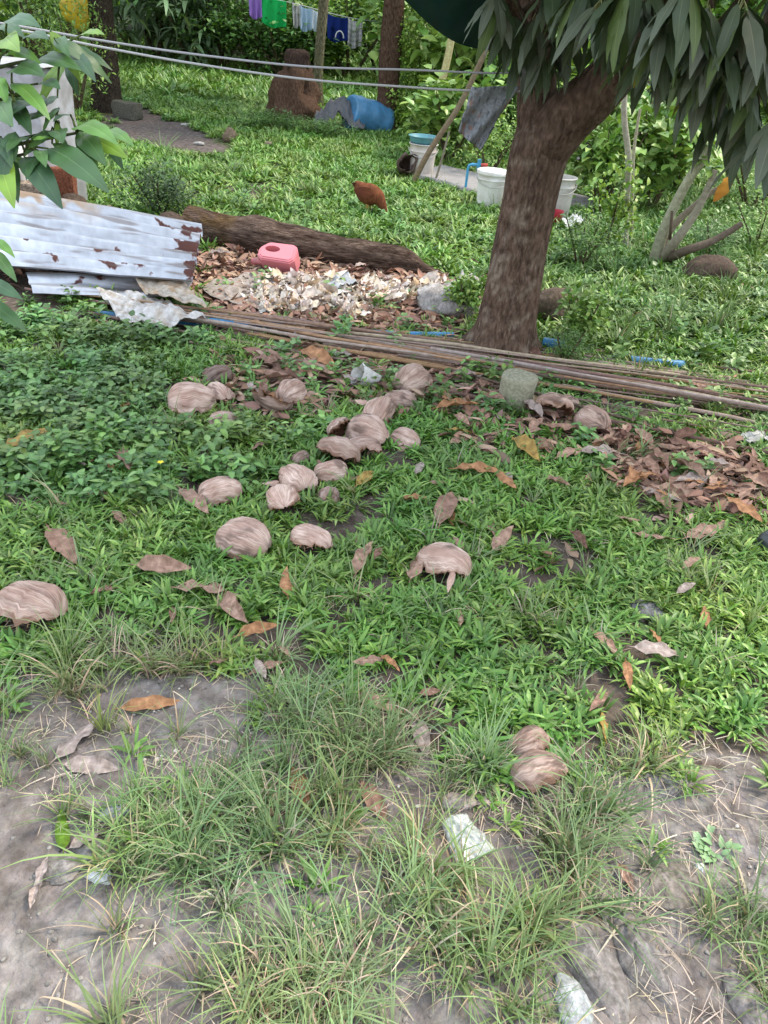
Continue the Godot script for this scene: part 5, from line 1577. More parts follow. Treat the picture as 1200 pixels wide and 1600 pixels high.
# ---------------------------------------------------------------- coconut husks
# half shells split lengthwise: smooth weathered skin outside, brown fibre at the rim and inside
func husk(at: Vector3, L: float, yaw: float, pitch: float, roll: float, arc: float, sd: int, label: String, tone: float, sink := 0.25, wide := 0.8) -> void:
	var o := thing("coconut_husk", label, "coconut husk", on(at))
	rng.seed = sd * 17 + 3
	var a := L * 0.5
	var bb := a * wide * rr(0.92, 1.08)
	var NU := 56
	var NV := 30
	var ph0 := rr(0, TAU)
	var base_c := Color(0.49, 0.335, 0.275) * tone
	var pale := Color(0.72, 0.56, 0.485) * tone
	var grey := Color(0.27, 0.19, 0.16) * tone
	var crack := []
	for k in rng.randi_range(3, 5):
		crack.append(Vector3(rr(-1.3, 1.3), rr(0.03, 0.07), rr(0.05, 0.14)))
	var taper := rr(-0.16, 0.16)
	var skin := MB.new()
	var fib := MB.new()
	var pt := func(u: float, v: float, k: float) -> Vector3:
		var th := lerpf(0.04, PI - 0.04, v)
		var e := 1.0 if u > 0.5 else 4.0
		var lim := arc * 0.5 * (1.0 + 0.3 * nz(v * 0.5, sd * 1.7, e) + 0.16 * nz(v * 2.2, sd * 1.7, e))
		var fi := lerpf(-lim, lim, u)
		var r := bb * (1.0 + 0.06 * cos(3.0 * fi + ph0) + 0.26 * nz(fi * 0.13, v * 0.28, sd) + 0.035 * nz(fi * 0.9, v * 0.4, sd + 9.0))
		for c in crack:
			var q: float = (fi - c.x - 0.25 * nz(v * 0.4, sd, c.x)) / c.y
			r -= bb * c.z * exp(-q * q)
		# the skin lifts off towards the torn rim
		r += bb * 0.1 * pow(absf(u * 2.0 - 1.0), 6.0) * (0.3 + 1.6 * nz(v * 1.0, sd * 3.1, e))
		r *= k
		var ct := cos(th)
		var s := pow(sin(th), 0.75) * (1.0 + taper * ct)
		return Vector3(-ct * a * (1.0 if k == 1.0 else 0.93), cos(fi) * r * s, sin(fi) * r * s)
	for j in NV + 1:
		for i in NU + 1:
			var u := float(i) / NU
			var v := float(j) / NV
			var st := nz(u * 4.0, v * 0.25, sd * 2.0) * 0.7 + nz(u * 0.5, v * 0.4, sd * 3.0) * 1.2
			var c := base_c.lerp(pale, clampf(0.4 + st, 0, 1)).lerp(grey, smoothstep(0.15, 0.5, nz(u * 0.4, v * 0.35, sd * 5.0) + 0.35 * nz(u * 3.0, v * 0.4, sd)))
			c = c.lerp(Color(0.3, 0.17, 0.11) * tone, smoothstep(0.82, 1.0, absf(u * 2.0 - 1.0) + 0.3 * nz(u * 2.0, v * 1.2, sd)) * 0.8)
			skin.add(pt.call(u, v, 1.0), Color(c.r, c.g, c.b), Vector2(u * 0.9 + sd * 0.37, v * 0.5))
	for j in NV:
		for i in NU:
			var q := j * (NU + 1) + i
			skin.quad(q, q + 1, q + NU + 2, q + NU + 1)
	part("skin", skin.mesh(), MT.husk, o)
	for j in NV + 1:
		for i in NU + 1:
			var u := float(i) / NU
			var v := float(j) / NV
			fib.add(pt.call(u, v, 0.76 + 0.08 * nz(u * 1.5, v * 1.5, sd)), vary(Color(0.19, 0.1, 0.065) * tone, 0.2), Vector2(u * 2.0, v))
	for j in NV:
		for i in NU:
			var q := j * (NU + 1) + i
			fib.quad(q, q + NU + 1, q + NU + 2, q + 1)
	for side in 2:
		for j in NV:
			var b := fib.v.size()
			for e in 2:
				var v := float(j + e) / NV
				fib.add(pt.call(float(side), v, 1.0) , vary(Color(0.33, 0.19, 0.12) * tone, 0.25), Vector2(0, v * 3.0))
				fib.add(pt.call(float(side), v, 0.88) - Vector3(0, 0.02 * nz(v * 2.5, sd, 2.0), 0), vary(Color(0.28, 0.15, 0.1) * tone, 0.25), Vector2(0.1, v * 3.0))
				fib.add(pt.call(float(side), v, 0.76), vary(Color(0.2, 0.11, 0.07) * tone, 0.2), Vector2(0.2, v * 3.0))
			fib.quad(b, b + 1, b + 4, b + 3)
			fib.quad(b + 1, b + 2, b + 5, b + 4)
	# loose coir strands along the torn rim and at the ends
	for k in 46:
		var v := rr(0.04, 0.96)
		var p: Vector3 = pt.call(float(k % 2), v, rr(0.82, 1.0))
		var dd := (Vector3(rr(-1, 1), rr(-0.6, 0.3), signf(p.z) * rr(0.0, 0.8))).normalized()
		blade(fib, p, dd, L * rr(0.06, 0.2), 0.0022, 3, rr(-0.8, 0.8), vary(Color(0.36, 0.22, 0.14) * tone, 0.3), vary(Color(0.42, 0.27, 0.18) * tone, 0.3))
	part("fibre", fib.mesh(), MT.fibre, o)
	# strips of skin torn loose
	var fl := MB.new()
	for k in rng.randi_range(0, 2):
		var u := 0.06 if rng.randf() < 0.5 else 0.94
		var p: Vector3 = pt.call(u, rr(0.2, 0.8), 1.0)
		leaf(fl, p, Vector3(rr(-1, 1), -0.35, signf(p.z) * 0.7).normalized(), Vector3(0, 0.6, signf(p.z)), L * rr(0.3, 0.55), L * rr(0.12, 0.2), 6, -0.3, rr(-0.6, 0.9), base_c, pale, 0.4, rr(-0.4, 0.4), 0.2)
	if fl.v.size():
		part("torn_strip", fl.mesh(), MT.husk, o)
	o.rotation_order = EULER_ORDER_YXZ
	o.rotation = Vector3(roll, yaw, pitch)
	# rest the lowest point in the turf
	var low := 1e9
	for p in skin.v:
		low = minf(low, (o.basis * p).y)
	o.position.y = gh(at.x, at.z) - low - sink * bb * 0.35 + 0.012
	KEEP.append(Vector3(at.x, at.z + a * 0.15, a * a * 0.8))

func husks() -> void:
	# at, length, yaw, pitch, roll, arc, seed, label, tone
	var H := [
		[Vector3(-0.913, 0.000, -3.181), 0.199, 0.3, 0, 0.25, 3.0, 1, "pinkish husk at the left end of the upper row, its left side cracked", 1.05],
		[Vector3(-0.813, 0.000, -3.284), 0.138, -0.9, 0.2, -0.1, 3.2, 2, "small pale pink husk just right of the leftmost upper husk", 1.1],
		[Vector3(-0.744, 0.000, -3.057), 0.119, 0.5, 0.0, 0.0, 3.2, 3, "low husk sunk in weeds below the upper left pair", 0.95],
		[Vector3(-0.867, 0.000, -3.496), 0.138, 0.9, 0.3, 0.5, 2.2, 4, "dark brown flat husk piece at the top left of the husks", 0.45],
		[Vector3(-0.483, 0.000, -3.352), 0.146, 1.0, 0.1, 0.1, 3.3, 5, "tan rounded husk in the litter below the stick bundle", 1.0],
		[Vector3(-0.547, 0.000, -3.227), 0.195, -0.35, 0.1, 2.3, 2.0, 6, "dark fibrous husk strip lying inside up in the litter", 0.6],
		[Vector3(-0.065, 0.000, -3.215), 0.171, 1.35, 0.25, 0.1, 3.5, 7, "upright tan husk with fine streaks below the white foam cup", 1.0],
		[Vector3(0.085, 0.000, -3.591), 0.193, 0.9, 0.1, 0.0, 3.6, 8, "smooth brown rounded husk right of the white foam cup", 0.8],
		[Vector3(0.032, 0.000, -3.414), 0.155, -0.3, 0.0, 0.1, 2.6, 9, "flat greyish husk in front of the smooth brown one", 0.8],
		[Vector3(-0.222, 0.000, -2.996), 0.112, 0.5, 0.3, -1.2, 3.2, 10, "small broken husk showing its dark hollow", 0.8],
		[Vector3(-0.099, 0.000, -3.007), 0.180, -0.55, 0.1, 0.0, 3.4, 11, "pink-brown husk at the back of the central pile", 0.95],
		[Vector3(-0.113, 0.000, -2.882), 0.152, 0.15, 0, -0.35, 2.8, 12, "reddish husk wedged in the middle of the central pile", 0.85],
		[Vector3(-0.210, 0.000, -2.793), 0.175, -0.2, -0.15, -0.5, 3.0, 13, "broken purplish husk with a hole at its right end", 0.75],
		[Vector3(-0.225, 0.000, -2.675), 0.129, 0.35, 0.0, 0.1, 3.2, 14, "low pale husk below the broken purplish one", 1.05],
		[Vector3(0.067, 0.000, -3.020), 0.135, -0.6, 0.0, 0.1, 3.0, 15, "pale husk lying apart at the right of the central pile", 0.95],
		[Vector3(-0.360, 0.000, -2.777), 0.079, 0.8, 0.1, 0.4, 2.4, 16, "small brown husk fragment left of the central pile", 0.7],
		[Vector3(-0.352, 0.000, -2.573), 0.150, -0.95, 0.1, -0.1, 3.4, 17, "pale streaked husk above the two foremost ones", 1.1],
		[Vector3(-0.378, 0.000, -2.403), 0.143, -1.2, 0.25, 0.3, 3.1, 18, "very pale tilted husk with a dark left end", 1.15],
		[Vector3(-0.618, 0.000, -2.445), 0.150, 0.5, 0.0, 0.1, 3.4, 19, "grey-pink husk near the curled brown leaf", 1.1],
		[Vector3(-0.213, 0.000, -2.497), 0.088, 1.1, 0.1, 0.3, 3.0, 20, "little brown husk half hidden in grass", 0.75],
		[Vector3(-0.470, 0.000, -2.152), 0.177, -0.35, 0.0, 0.2, 3.2, 21, "large striped grey-tan husk at the lower left of the group", 1.0],
		[Vector3(-0.241, 0.000, -2.171), 0.147, -0.55, 0.15, -0.3, 3.1, 22, "striped pink husk at the lower right of the group", 1.05],
		[Vector3(0.214, 0.000, -2.097), 0.183, -0.5, 0.1, -0.3, 3.1, 23, "reddish husk with torn fibres lying alone in the middle of the grass", 0.95],
		[Vector3(-1.002, 0.000, -1.692), 0.193, -0.35, 0.1, -0.35, 2.9, 24, "brown husk with a charred grey top at the left edge", 0.85],
		[Vector3(0.429, -0.000, -1.381), 0.107, 0.6, 0.1, -0.2, 2.9, 25, "upper piece of the two nested purplish husks near the front", 0.72],
		[Vector3(0.441, 0.000, -1.282), 0.135, 0.3, 0.15, -0.4, 2.9, 26, "lower piece of the two nested purplish husks near the front", 0.75],
		[Vector3(0.765, 0.000, -3.398), 0.172, -0.5, 0.1, -0.75, 3.2, 27, "husk with its dark hollow turned left beside the cement block", 0.8],
		[Vector3(0.936, 0.000, -3.316), 0.163, -1.0, 0.1, 0.1, 3.3, 28, "streaked brown husk crossed by the thin stick", 0.75],
		[Vector3(0.850, 0.000, -3.551), 0.127, 0.4, 0.0, 0.1, 3.0, 29, "small grey husk behind the hollow one by the cement block", 0.7],
		[Vector3(-0.641, 0.000, -2.664), 0.092, 0.3, 0.0, 0.2, 2.6, 30, "dark husk scrap hidden in the weeds", 0.4],
	]
	for h in H:
		husk(h[0], h[1] * 1.08, h[2], h[3], h[4], h[5], h[6], h[7], h[8])

# ---------------------------------------------------------------- fallen leaves
var DRY := []
var DRYM := []

func dry_leaf(a: Vector3, b: Vector3, kind: int, colour: int, label: String, group := "", lift := 0.03) -> void:
	var o := MeshInstance3D.new()
	o.name = numbered("fallen_leaf")
	o.mesh = DRY[kind % DRY.size()]
	o.material_override = DRYM[colour]
	add_child(o)
	var d := b - a
	var L := d.length()
	var yaw := atan2(-d.z, d.x)
	o.transform = Transform3D(Basis(Vector3.UP, yaw) * Basis(Vector3.RIGHT, rr(-0.35, 0.35)) * Basis.from_scale(Vector3.ONE * L), on(a, lift))
	tag(o, label, "fallen leaf", group)

func fallen_leaves() -> void:
	rng.seed = 701
	for k in 9:
		var m := MB.new()
		var pts := []
		leaf(m, Vector3.ZERO, Vector3(1, 0.12, 0).normalized(), Vector3.UP, 1.02, rr(0.26, 0.36), 10, rr(-0.55, 0.9), rr(0.1, 0.5), Color(0.95, 0.94, 0.93), Color(1, 0.97, 0.95), 0.0, rr(-1.3, 1.3), 0.3, 0.05, rr(-0.5, 0.5))
		tube(m, [Vector3(-0.14, 0.0, 0), Vector3.ZERO], [0.008, 0.012], 5, [Color(0.8, 0.75, 0.7)])
		DRY.append(m.mesh())
	for c in [lin(0.55, 0.36, 0.28), lin(0.55, 0.29, 0.15), lin(0.25, 0.14, 0.105), lin(0.55, 0.38, 0.12), lin(0.55, 0.46, 0.43), lin(0.17, 0.33, 0.03), lin(0.42, 0.26, 0.2)]:
		var mm := textured(mat(c, 0.75, 0.35), noise_tex(0.02, Color(0.62, 0.6, 0.58), Color(1, 1, 1), 256, 5, 40), 0.8)
		mm.backlight_enabled = true
		mm.backlight = Color(0.25, 0.22, 0.2)
		DRYM.append(mm)
	# leaves one can point at: stalk end, tip, shape, colour
	var N := [
		[Vector3(-0.628, 0.000, -1.862), Vector3(-0.406, 0.000, -1.861), 0, 0, "long tan leaf lying in the grass below the striped husk"],
		[Vector3(-0.484, 0.000, -1.850), Vector3(-0.374, 0.000, -1.731), 1, 0, "folded tan leaf tip touching the long tan leaf"],
		[Vector3(-0.275, 0.000, -1.863), Vector3(-0.300, 0.000, -2.003), 2, 1, "upright orange-brown leaf below the foremost husks"],
		[Vector3(-0.777, -0.000, -1.956), Vector3(-0.601, 0.000, -1.954), 3, 0, "thin tan leaf in the grass above the long tan leaf"],
		[Vector3(-1.125, -0.000, -2.114), Vector3(-0.970, -0.000, -1.949), 4, 6, "narrow brown leaf above the charred husk"],
		[Vector3(-0.746, 0.000, -1.218), Vector3(-0.679, 0.000, -1.374), 5, 4, "broad pale pinkish leaf on the bare soil at left"],
		[Vector3(-0.719, 0.000, -1.206), Vector3(-0.584, 0.000, -1.205), 6, 4, "pale leaf lying flat below the broad pale leaf"],
		[Vector3(-0.643, 0.000, -1.391), Vector3(-0.490, 0.000, -1.440), 7, 1, "twisted orange-brown leaf right of the pale leaves"],
		[Vector3(-0.074, -0.000, -2.004), Vector3(-0.027, 0.000, -2.180), 8, 0, "curled tan leaf standing in the grass left of the lone husk"],
		[Vector3(0.272, 0.000, -2.760), Vector3(0.458, 0.000, -2.771), 1, 1, "orange leaf lying right of the central husk pile"],
		[Vector3(0.444, 0.000, -2.800), Vector3(0.509, 0.000, -2.640), 2, 1, "drooping orange leaf at the end of the other orange leaf"],
		[Vector3(0.545, 0.000, -3.090), Vector3(0.629, 0.000, -2.875), 3, 3, "yellow and orange curled leaf in the litter edge"],
		[Vector3(0.721, 0.000, -2.947), Vector3(0.849, 0.000, -3.050), 4, 0, "tan leaf below the husk with the hollow"],
		[Vector3(0.933, 0.000, -2.402), Vector3(1.079, 0.000, -2.375), 5, 0, "pinkish tan leaf on the right, first of two in line"],
		[Vector3(1.125, 0.000, -2.402), Vector3(1.284, 0.000, -2.498), 6, 0, "pinkish tan leaf on the right, second of two in line"],
		[Vector3(1.058, -0.000, -2.210), Vector3(1.147, 0.000, -2.298), 7, 0, "small tan leaf below the two in line on the right"],
		[Vector3(0.995, 0.000, -2.061), Vector3(1.072, 0.000, -2.119), 8, 4, "small pale leaf beside the flat grey stone on the right"],
		[Vector3(0.787, 0.000, -1.771), Vector3(0.945, 0.000, -1.757), 0, 4, "pale leaf half covered by grass on the right"],
		[Vector3(0.206, 0.000, -2.345), Vector3(0.262, 0.000, -2.575), 1, 6, "thin brown leaf above the lone husk"],
		[Vector3(0.393, 0.000, -2.226), Vector3(0.475, 0.000, -2.374), 2, 0, "curled tan leaf right above the lone husk"],
		[Vector3(0.690, 0.000, -2.378), Vector3(0.727, 0.000, -2.264), 3, 2, "dark narrow leaf in the grass right of the lone husk"],
		[Vector3(-1.504, 0.000, -2.615), Vector3(-1.410, 0.000, -2.808), 4, 3, "orange-yellow torn leaf in the weeds at the left edge"],
		[Vector3(-1.066, 0.000, -2.699), Vector3(-0.986, 0.000, -2.524), 5, 6, "pinkish brown leaf standing in the weeds"],
		[Vector3(-0.767, 0.000, -2.438), Vector3(-0.628, 0.000, -2.295), 6, 0, "large curled brown leaf beside the grey-pink husk"],
		[Vector3(-0.040, 0.000, -1.511), Vector3(0.121, 0.000, -1.474), 7, 0, "large tan leaf at the edge between grass and soil"],
		[Vector3(0.028, 0.000, -1.639), Vector3(0.082, 0.000, -1.580), 8, 1, "reddish leaf just above the large tan leaf"],
		[Vector3(-0.115, 0.000, -2.565), Vector3(-0.057, 0.000, -2.683), 1, 3, "small yellow leaf right of the husks"],
		[Vector3(-0.324, 0.000, -1.588), Vector3(-0.283, 0.000, -1.511), 2, 4, "greyish leaf at the front edge of the grass"],
		[Vector3(-0.392, 0.000, -1.667), Vector3(-0.284, 0.000, -1.720), 3, 1, "orange-brown leaf below the folded tan leaf"],
		[Vector3(-0.174, 0.000, -1.256), Vector3(-0.117, 0.000, -1.146), 4, 1, "brown curled leaf in the foreground grass"],
		[Vector3(0.201, 0.000, -1.205), Vector3(0.318, 0.000, -1.202), 5, 4, "flat pale leaf behind the clear plastic cup"],
		[Vector3(0.003, 0.000, -1.231), Vector3(0.071, 0.000, -1.121), 6, 6, "dull brown leaf in the foreground grass left of the cup"],
		[Vector3(-0.660, 0.000, -0.963), Vector3(-0.652, 0.000, -0.877), 7, 4, "pale grey leaf on the bare soil at lower left"],
		[Vector3(-0.657, 0.000, -0.904), Vector3(-0.647, 0.000, -0.850), 8, 4, "small grey leaf scrap below the pale grey leaf"],
		[Vector3(-0.622, 0.000, -0.989), Vector3(-0.557, 0.000, -1.046), 0, 4, "grey mud-coloured leaf beside the green leaf"],
		[Vector3(0.641, 0.000, -1.430), Vector3(0.640, 0.000, -1.555), 1, 3, "pale yellow-green curled leaf above the foreground soil at right"],
		[Vector3(-0.634, 0.000, -0.985), Vector3(-0.674, 0.000, -1.078), 2, 5, "single fresh green leaf on the bare soil"],
		[Vector3(0.601, 0.000, -1.071), Vector3(0.621, 0.000, -1.002), 3, 0, "small pinkish leaf on the soil at lower right"],
		[Vector3(0.135, 0.000, -1.451), Vector3(0.166, 0.000, -1.326), 4, 4, "greyish leaf right of the large tan leaf"],
		[Vector3(0.107, 0.000, -2.013), Vector3(0.152, 0.000, -2.191), 5, 0, "tan leaf standing against the left of the lone husk"],
		[Vector3(1.132, 0.000, -2.793), Vector3(1.201, 0.000, -2.657), 6, 2, "dark curled leaf at the front of the litter patch"],
		[Vector3(1.091, 0.000, -2.736), Vector3(1.147, 0.000, -2.696), 7, 1, "orange leaf tip at the front of the litter patch"],
		[Vector3(0.202, 0.000, -3.322), Vector3(0.403, 0.000, -3.389), 8, 1, "orange leaf below the cement block"],
		[Vector3(0.258, 0.000, -3.116), Vector3(0.388, 0.000, -3.097), 0, 3, "yellowish leaf lying right of the pale lone husk"],
		[Vector3(-0.515, 0.000, -3.896), Vector3(-0.309, 0.000, -3.724), 1, 1, "orange-brown leaf on the stick bundle"],
		[Vector3(-0.484, 0.000, -3.796), Vector3(-0.313, 0.000, -3.600), 2, 0, "tan leaf just below the orange one by the sticks"],
		[Vector3(0.720, 0.000, -4.201), Vector3(0.794, 0.000, -4.058), 3, 6, "brown leaf at the right foot of the mango trunk"],
		[Vector3(1.558, 0.000, -3.936), Vector3(1.679, 0.000, -3.878), 4, 0, "pale tan leaf at the far edge of the sticks on the right"],
		[Vector3(-1.575, 0.140, -4.708), Vector3(-1.399, 0.200, -4.729), 5, 1, "orange leaf lying in the groove of the corrugated sheet"],
		[Vector3(-1.969, 0.170, -4.616), Vector3(-1.817, 0.190, -4.632), 6, 6, "brown leaf on the left part of the corrugated sheet"],
		[Vector3(-0.315, 0.220, -4.912), Vector3(-0.254, 0.240, -5.006), 7, 4, "pale leaf resting on the log"],
	]
	for e in N:
		if e[0].z > -1.75:
			var mid: Vector3 = (e[0] + e[1]) * 0.5
			KEEP.append(Vector3(mid.x, mid.z + 0.015, 0.0028))
		dry_leaf(e[0], e[1], e[2], e[3], e[4], "", 0.012 if e[0].z > -1.55 or e[0].y > 0.05 else 0.045)
	# the many that nothing tells apart, by where they lie
	var zones := [
		[LITB, 60, "brown dry leaf in the thick litter patch on the right", "leaves of the right litter patch", 0.035],
		[LIT, 75, "dry mango leaf in the litter along the stick bundle", "leaves along the sticks", 0.03],
		[PEEL, 55, "dry leaf in the litter around the white peelings", "leaves around the peelings", 0.03],
	]
	for zn in zones:
		var made := 0
		var box := Rect2(zn[0][0], Vector2.ZERO)
		for p in zn[0]:
			box = box.expand(p)
		while made < zn[1]:
			var x := rr(box.position.x, box.end.x)
			var z := rr(box.position.y, box.end.y)
			if not Geometry2D.is_point_in_polygon(Vector2(x, z), zn[0]):
				continue
			made += 1
			var an := rr(0, TAU)
			var L := rr(0.09, 0.19)
			dry_leaf(Vector3(x, 0, z), Vector3(x + cos(an) * L, 0, z + sin(an) * L), rng.randi(), [0, 0, 1, 2, 6, 6, 2, 4][rng.randi() % 8], zn[2], zn[3], zn[4] + rr(0, 0.03))
	for k in 46:
		var z := -rr(1.5, 3.4)
		var x := rr(-0.75, 0.75) * -z * 0.75
		var an := rr(0, TAU)
		var L := rr(0.05, 0.12)
		dry_leaf(Vector3(x, 0, z), Vector3(x + cos(an) * L, 0, z + sin(an) * L), rng.randi(), [0, 0, 6, 1, 4][rng.randi() % 5], "small dry leaf scattered in the low grass", "leaves scattered in the grass", 0.035)

# ---------------------------------------------------------------- small things
func crumple(called: String, label: String, category: String, at: Vector3, size: Vector3, col: Color) -> void:
	var m := MB.new()
	rng.seed = int(at.x * 1000.0) + 5000
	rock(m, size * 1.3, at.x * 7.0, col, 30, 20)
	for k in m.v.size():
		var q := m.v[k] / size.x
		m.v[k] *= 1.0 + 0.9 * absf(nz(q.x * 0.5, q.y * 0.5, q.z * 0.5 + at.x))
		m.c[k] = vary(col, 0.06)
	solo(called, m.mesh(), MT.paper, label, category, on(at, size.y * 0.3))

func small_things() -> void:
	# cement block cast in a bucket
	var cb := MB.new()
	rng.seed = 12
	lathe(cb, [Vector2(0.0, -0.02), Vector2(0.072, -0.02), Vector2(0.078, 0.0), Vector2(0.083, 0.08), Vector2(0.088, 0.145), Vector2(0.086, 0.158), Vector2(0.078, 0.163), Vector2(0.0, 0.165)], 36, Color(0.34, 0.33, 0.25), 0.012, 1.0, 1.0, 2.0)
	solo("cement_block", cb.mesh(), MT.concrete, "round greenish grey cement block standing before the mango trunk", "cement block", on(Vector3(0.598, 0.000, -3.530)))
	# white foam cup, crushed
	var fm := MB.new()
	rng.seed = 13
	lathe(fm, [Vector2(0, 0), Vector2(0.03, 0.0), Vector2(0.042, 0.09), Vector2(0.046, 0.095), Vector2(0.042, 0.098), Vector2(0.026, 0.008), Vector2(0, 0.008)], 24, Color(0.78, 0.79, 0.8), 0.035, 1.0, 0.8, 3.0)
	var fo := solo("foam_cup", fm.mesh(), MT.paper, "crushed white foam cup among the husks", "cup", on(Vector3(-0.093, 0.000, -3.600), 0.045))
	fo.rotation = Vector3(0.5, 0.3, 1.1)
	fo.scale = Vector3.ONE * 1.25
	# clear plastic cup, flattened
	var cc := MB.new()
	slab(cc, 30, 26, func(u: float, v: float):
		var w := lerpf(0.034, 0.052, v)
		var a := (u - 0.5) * 2.0
		var y := 0.014 * sqrt(maxf(0.0, 1.0 - a * a)) + 0.006 + 0.012 * nz(u * 0.4, v * 0.4, 51.0) + 0.009 * nz(u * 1.3, v * 1.3, 52.0)
		return Vector3(a * w, y, v * 0.1 - 0.05 + 0.012 * (1.0 - a * a) * (1.0 if v > 0.9 else 0.0)), 0.0012, func(_u: float, _v: float): return Color(0.62, 0.66, 0.62))
	var cpm := mat(Color(1, 1, 1, 0.42), 0.2, 0.6)
	cpm.transparency = BaseMaterial3D.TRANSPARENCY_ALPHA
	var cup := solo("plastic_cup", cc.mesh(), cpm, "flattened clear plastic cup on the foreground soil", "cup", on(Vector3(0.251, 0.000, -1.105), 0.004))
	cup.rotation = Vector3(0.12, 0.5, 0)
	KEEP.append(Vector3(cup.position.x, cup.position.z + 0.03, 0.005))
	# shoe at the right edge
	var sh := thing("rubber_shoe", "dark grey rubber shoe reaching in at the right edge", "shoe", on(Vector3(1.515, 0.000, -2.457)))
	var sm := MB.new()
	var sp := [Vector3(-0.115, 0.04, 0), Vector3(-0.1, 0.042, 0), Vector3(-0.06, 0.046, 0), Vector3(0.0, 0.052, 0), Vector3(0.06, 0.06, 0), Vector3(0.12, 0.065, 0), Vector3(0.145, 0.06, 0)]
	tube(sm, smooth_path(sp, 4), ramp([0.018, 0.034, 0.042, 0.044, 0.042, 0.04, 0.025], 25), 20, [Color(0.05, 0.055, 0.065)], 0.04)
	part("upper", sm.mesh(), MT.plastic, sh)
	var so := MB.new()
	slab(so, 24, 10, func(u: float, v: float):
		var w := 0.047 * pow(sin(PI * clampf(u * 0.94 + 0.04, 0.0, 1.0)), 0.35)
		return Vector3(lerpf(-0.135, 0.16, u), 0.022, (v - 0.5) * 2.0 * w), 0.02, func(_u: float, _v: float): return Color(0.03, 0.03, 0.035))
	part("sole", so.mesh(), MT.plastic, sh)
	sh.rotation.y = 0.35
	# hen pecking in the grass
	var hn := thing("hen", "reddish brown hen pecking in the grass behind the log", "hen", on(Vector3(-0.378, 0.000, -7.427)))
	var hm := MB.new()
	rng.seed = 14
	var hp := [Vector3(-0.15, 0.27, 0), Vector3(-0.11, 0.235, 0), Vector3(-0.05, 0.2, 0), Vector3(0.02, 0.18, 0), Vector3(0.075, 0.165, 0), Vector3(0.11, 0.135, 0), Vector3(0.14, 0.095, 0), Vector3(0.16, 0.065, 0), Vector3(0.175, 0.045, 0), Vector3(0.195, 0.025, 0)]
	var hq := smooth_path(hp, 4)
	tube(hm, hq, ramp([0.015, 0.055, 0.088, 0.095, 0.078, 0.05, 0.033, 0.027, 0.022, 0.004], hq.size()), 18, [Color(0.17, 0.065, 0.035)], 0.1, true, 0.03, 0.9)
	for k in hm.v.size():
		hm.c[k] = vary(Color(0.18, 0.068, 0.036), 0.3)
	part("body", hm.mesh(), MT.cloth, hn)
	var tl := MB.new()
	for k in 7:
		leaf(tl, Vector3(-0.1, 0.24, (k - 3) * 0.008), Vector3(-0.9, 0.3, (k - 3) * 0.09).normalized(), Vector3(0, 0.2, 1), 0.075, 0.035, 4, 0.1, 0.4, Color(0.09, 0.035, 0.022), Color(0.06, 0.025, 0.018))
	part("tail", tl.mesh(), MT.cloth, hn)
	for s in [-1, 1]:
		var wg := MB.new()
		leaf(wg, Vector3(0.06, 0.2, s * 0.08), Vector3(-1, 0.12, s * 0.08).normalized(), Vector3(0, 0.3, s), 0.19, 0.1, 6, -0.2, 0.2, Color(0.14, 0.05, 0.028), Color(0.1, 0.038, 0.024), 0.6)
		part("wing", wg.mesh(), MT.cloth, hn)
		var lgm := MB.new()
		tube(lgm, [Vector3(0.0, 0.12, s * 0.035), Vector3(-0.01, 0.05, s * 0.037), Vector3(0.005, 0.0, s * 0.038), Vector3(0.05, -0.004, s * 0.045)], [0.018, 0.008, 0.006, 0.004], 7, [Color(0.4, 0.26, 0.08)])
		part("leg", lgm.mesh(), MT.plastic, hn)
	var cbm := MB.new()
	for k in 4:
		leaf(cbm, Vector3(0.135 + k * 0.009, 0.118 - k * 0.016, 0), Vector3(0.75, 0.65, 0), Vector3(0, 0, 1), 0.024, 0.014, 3, 0.0, 0.0, Color(0.4, 0.03, 0.02), Color(0.4, 0.03, 0.02), 0.8)
	part("comb", cbm.mesh(), MT.plastic, hn.get_node("body"))
	hn.rotation.y = -0.35
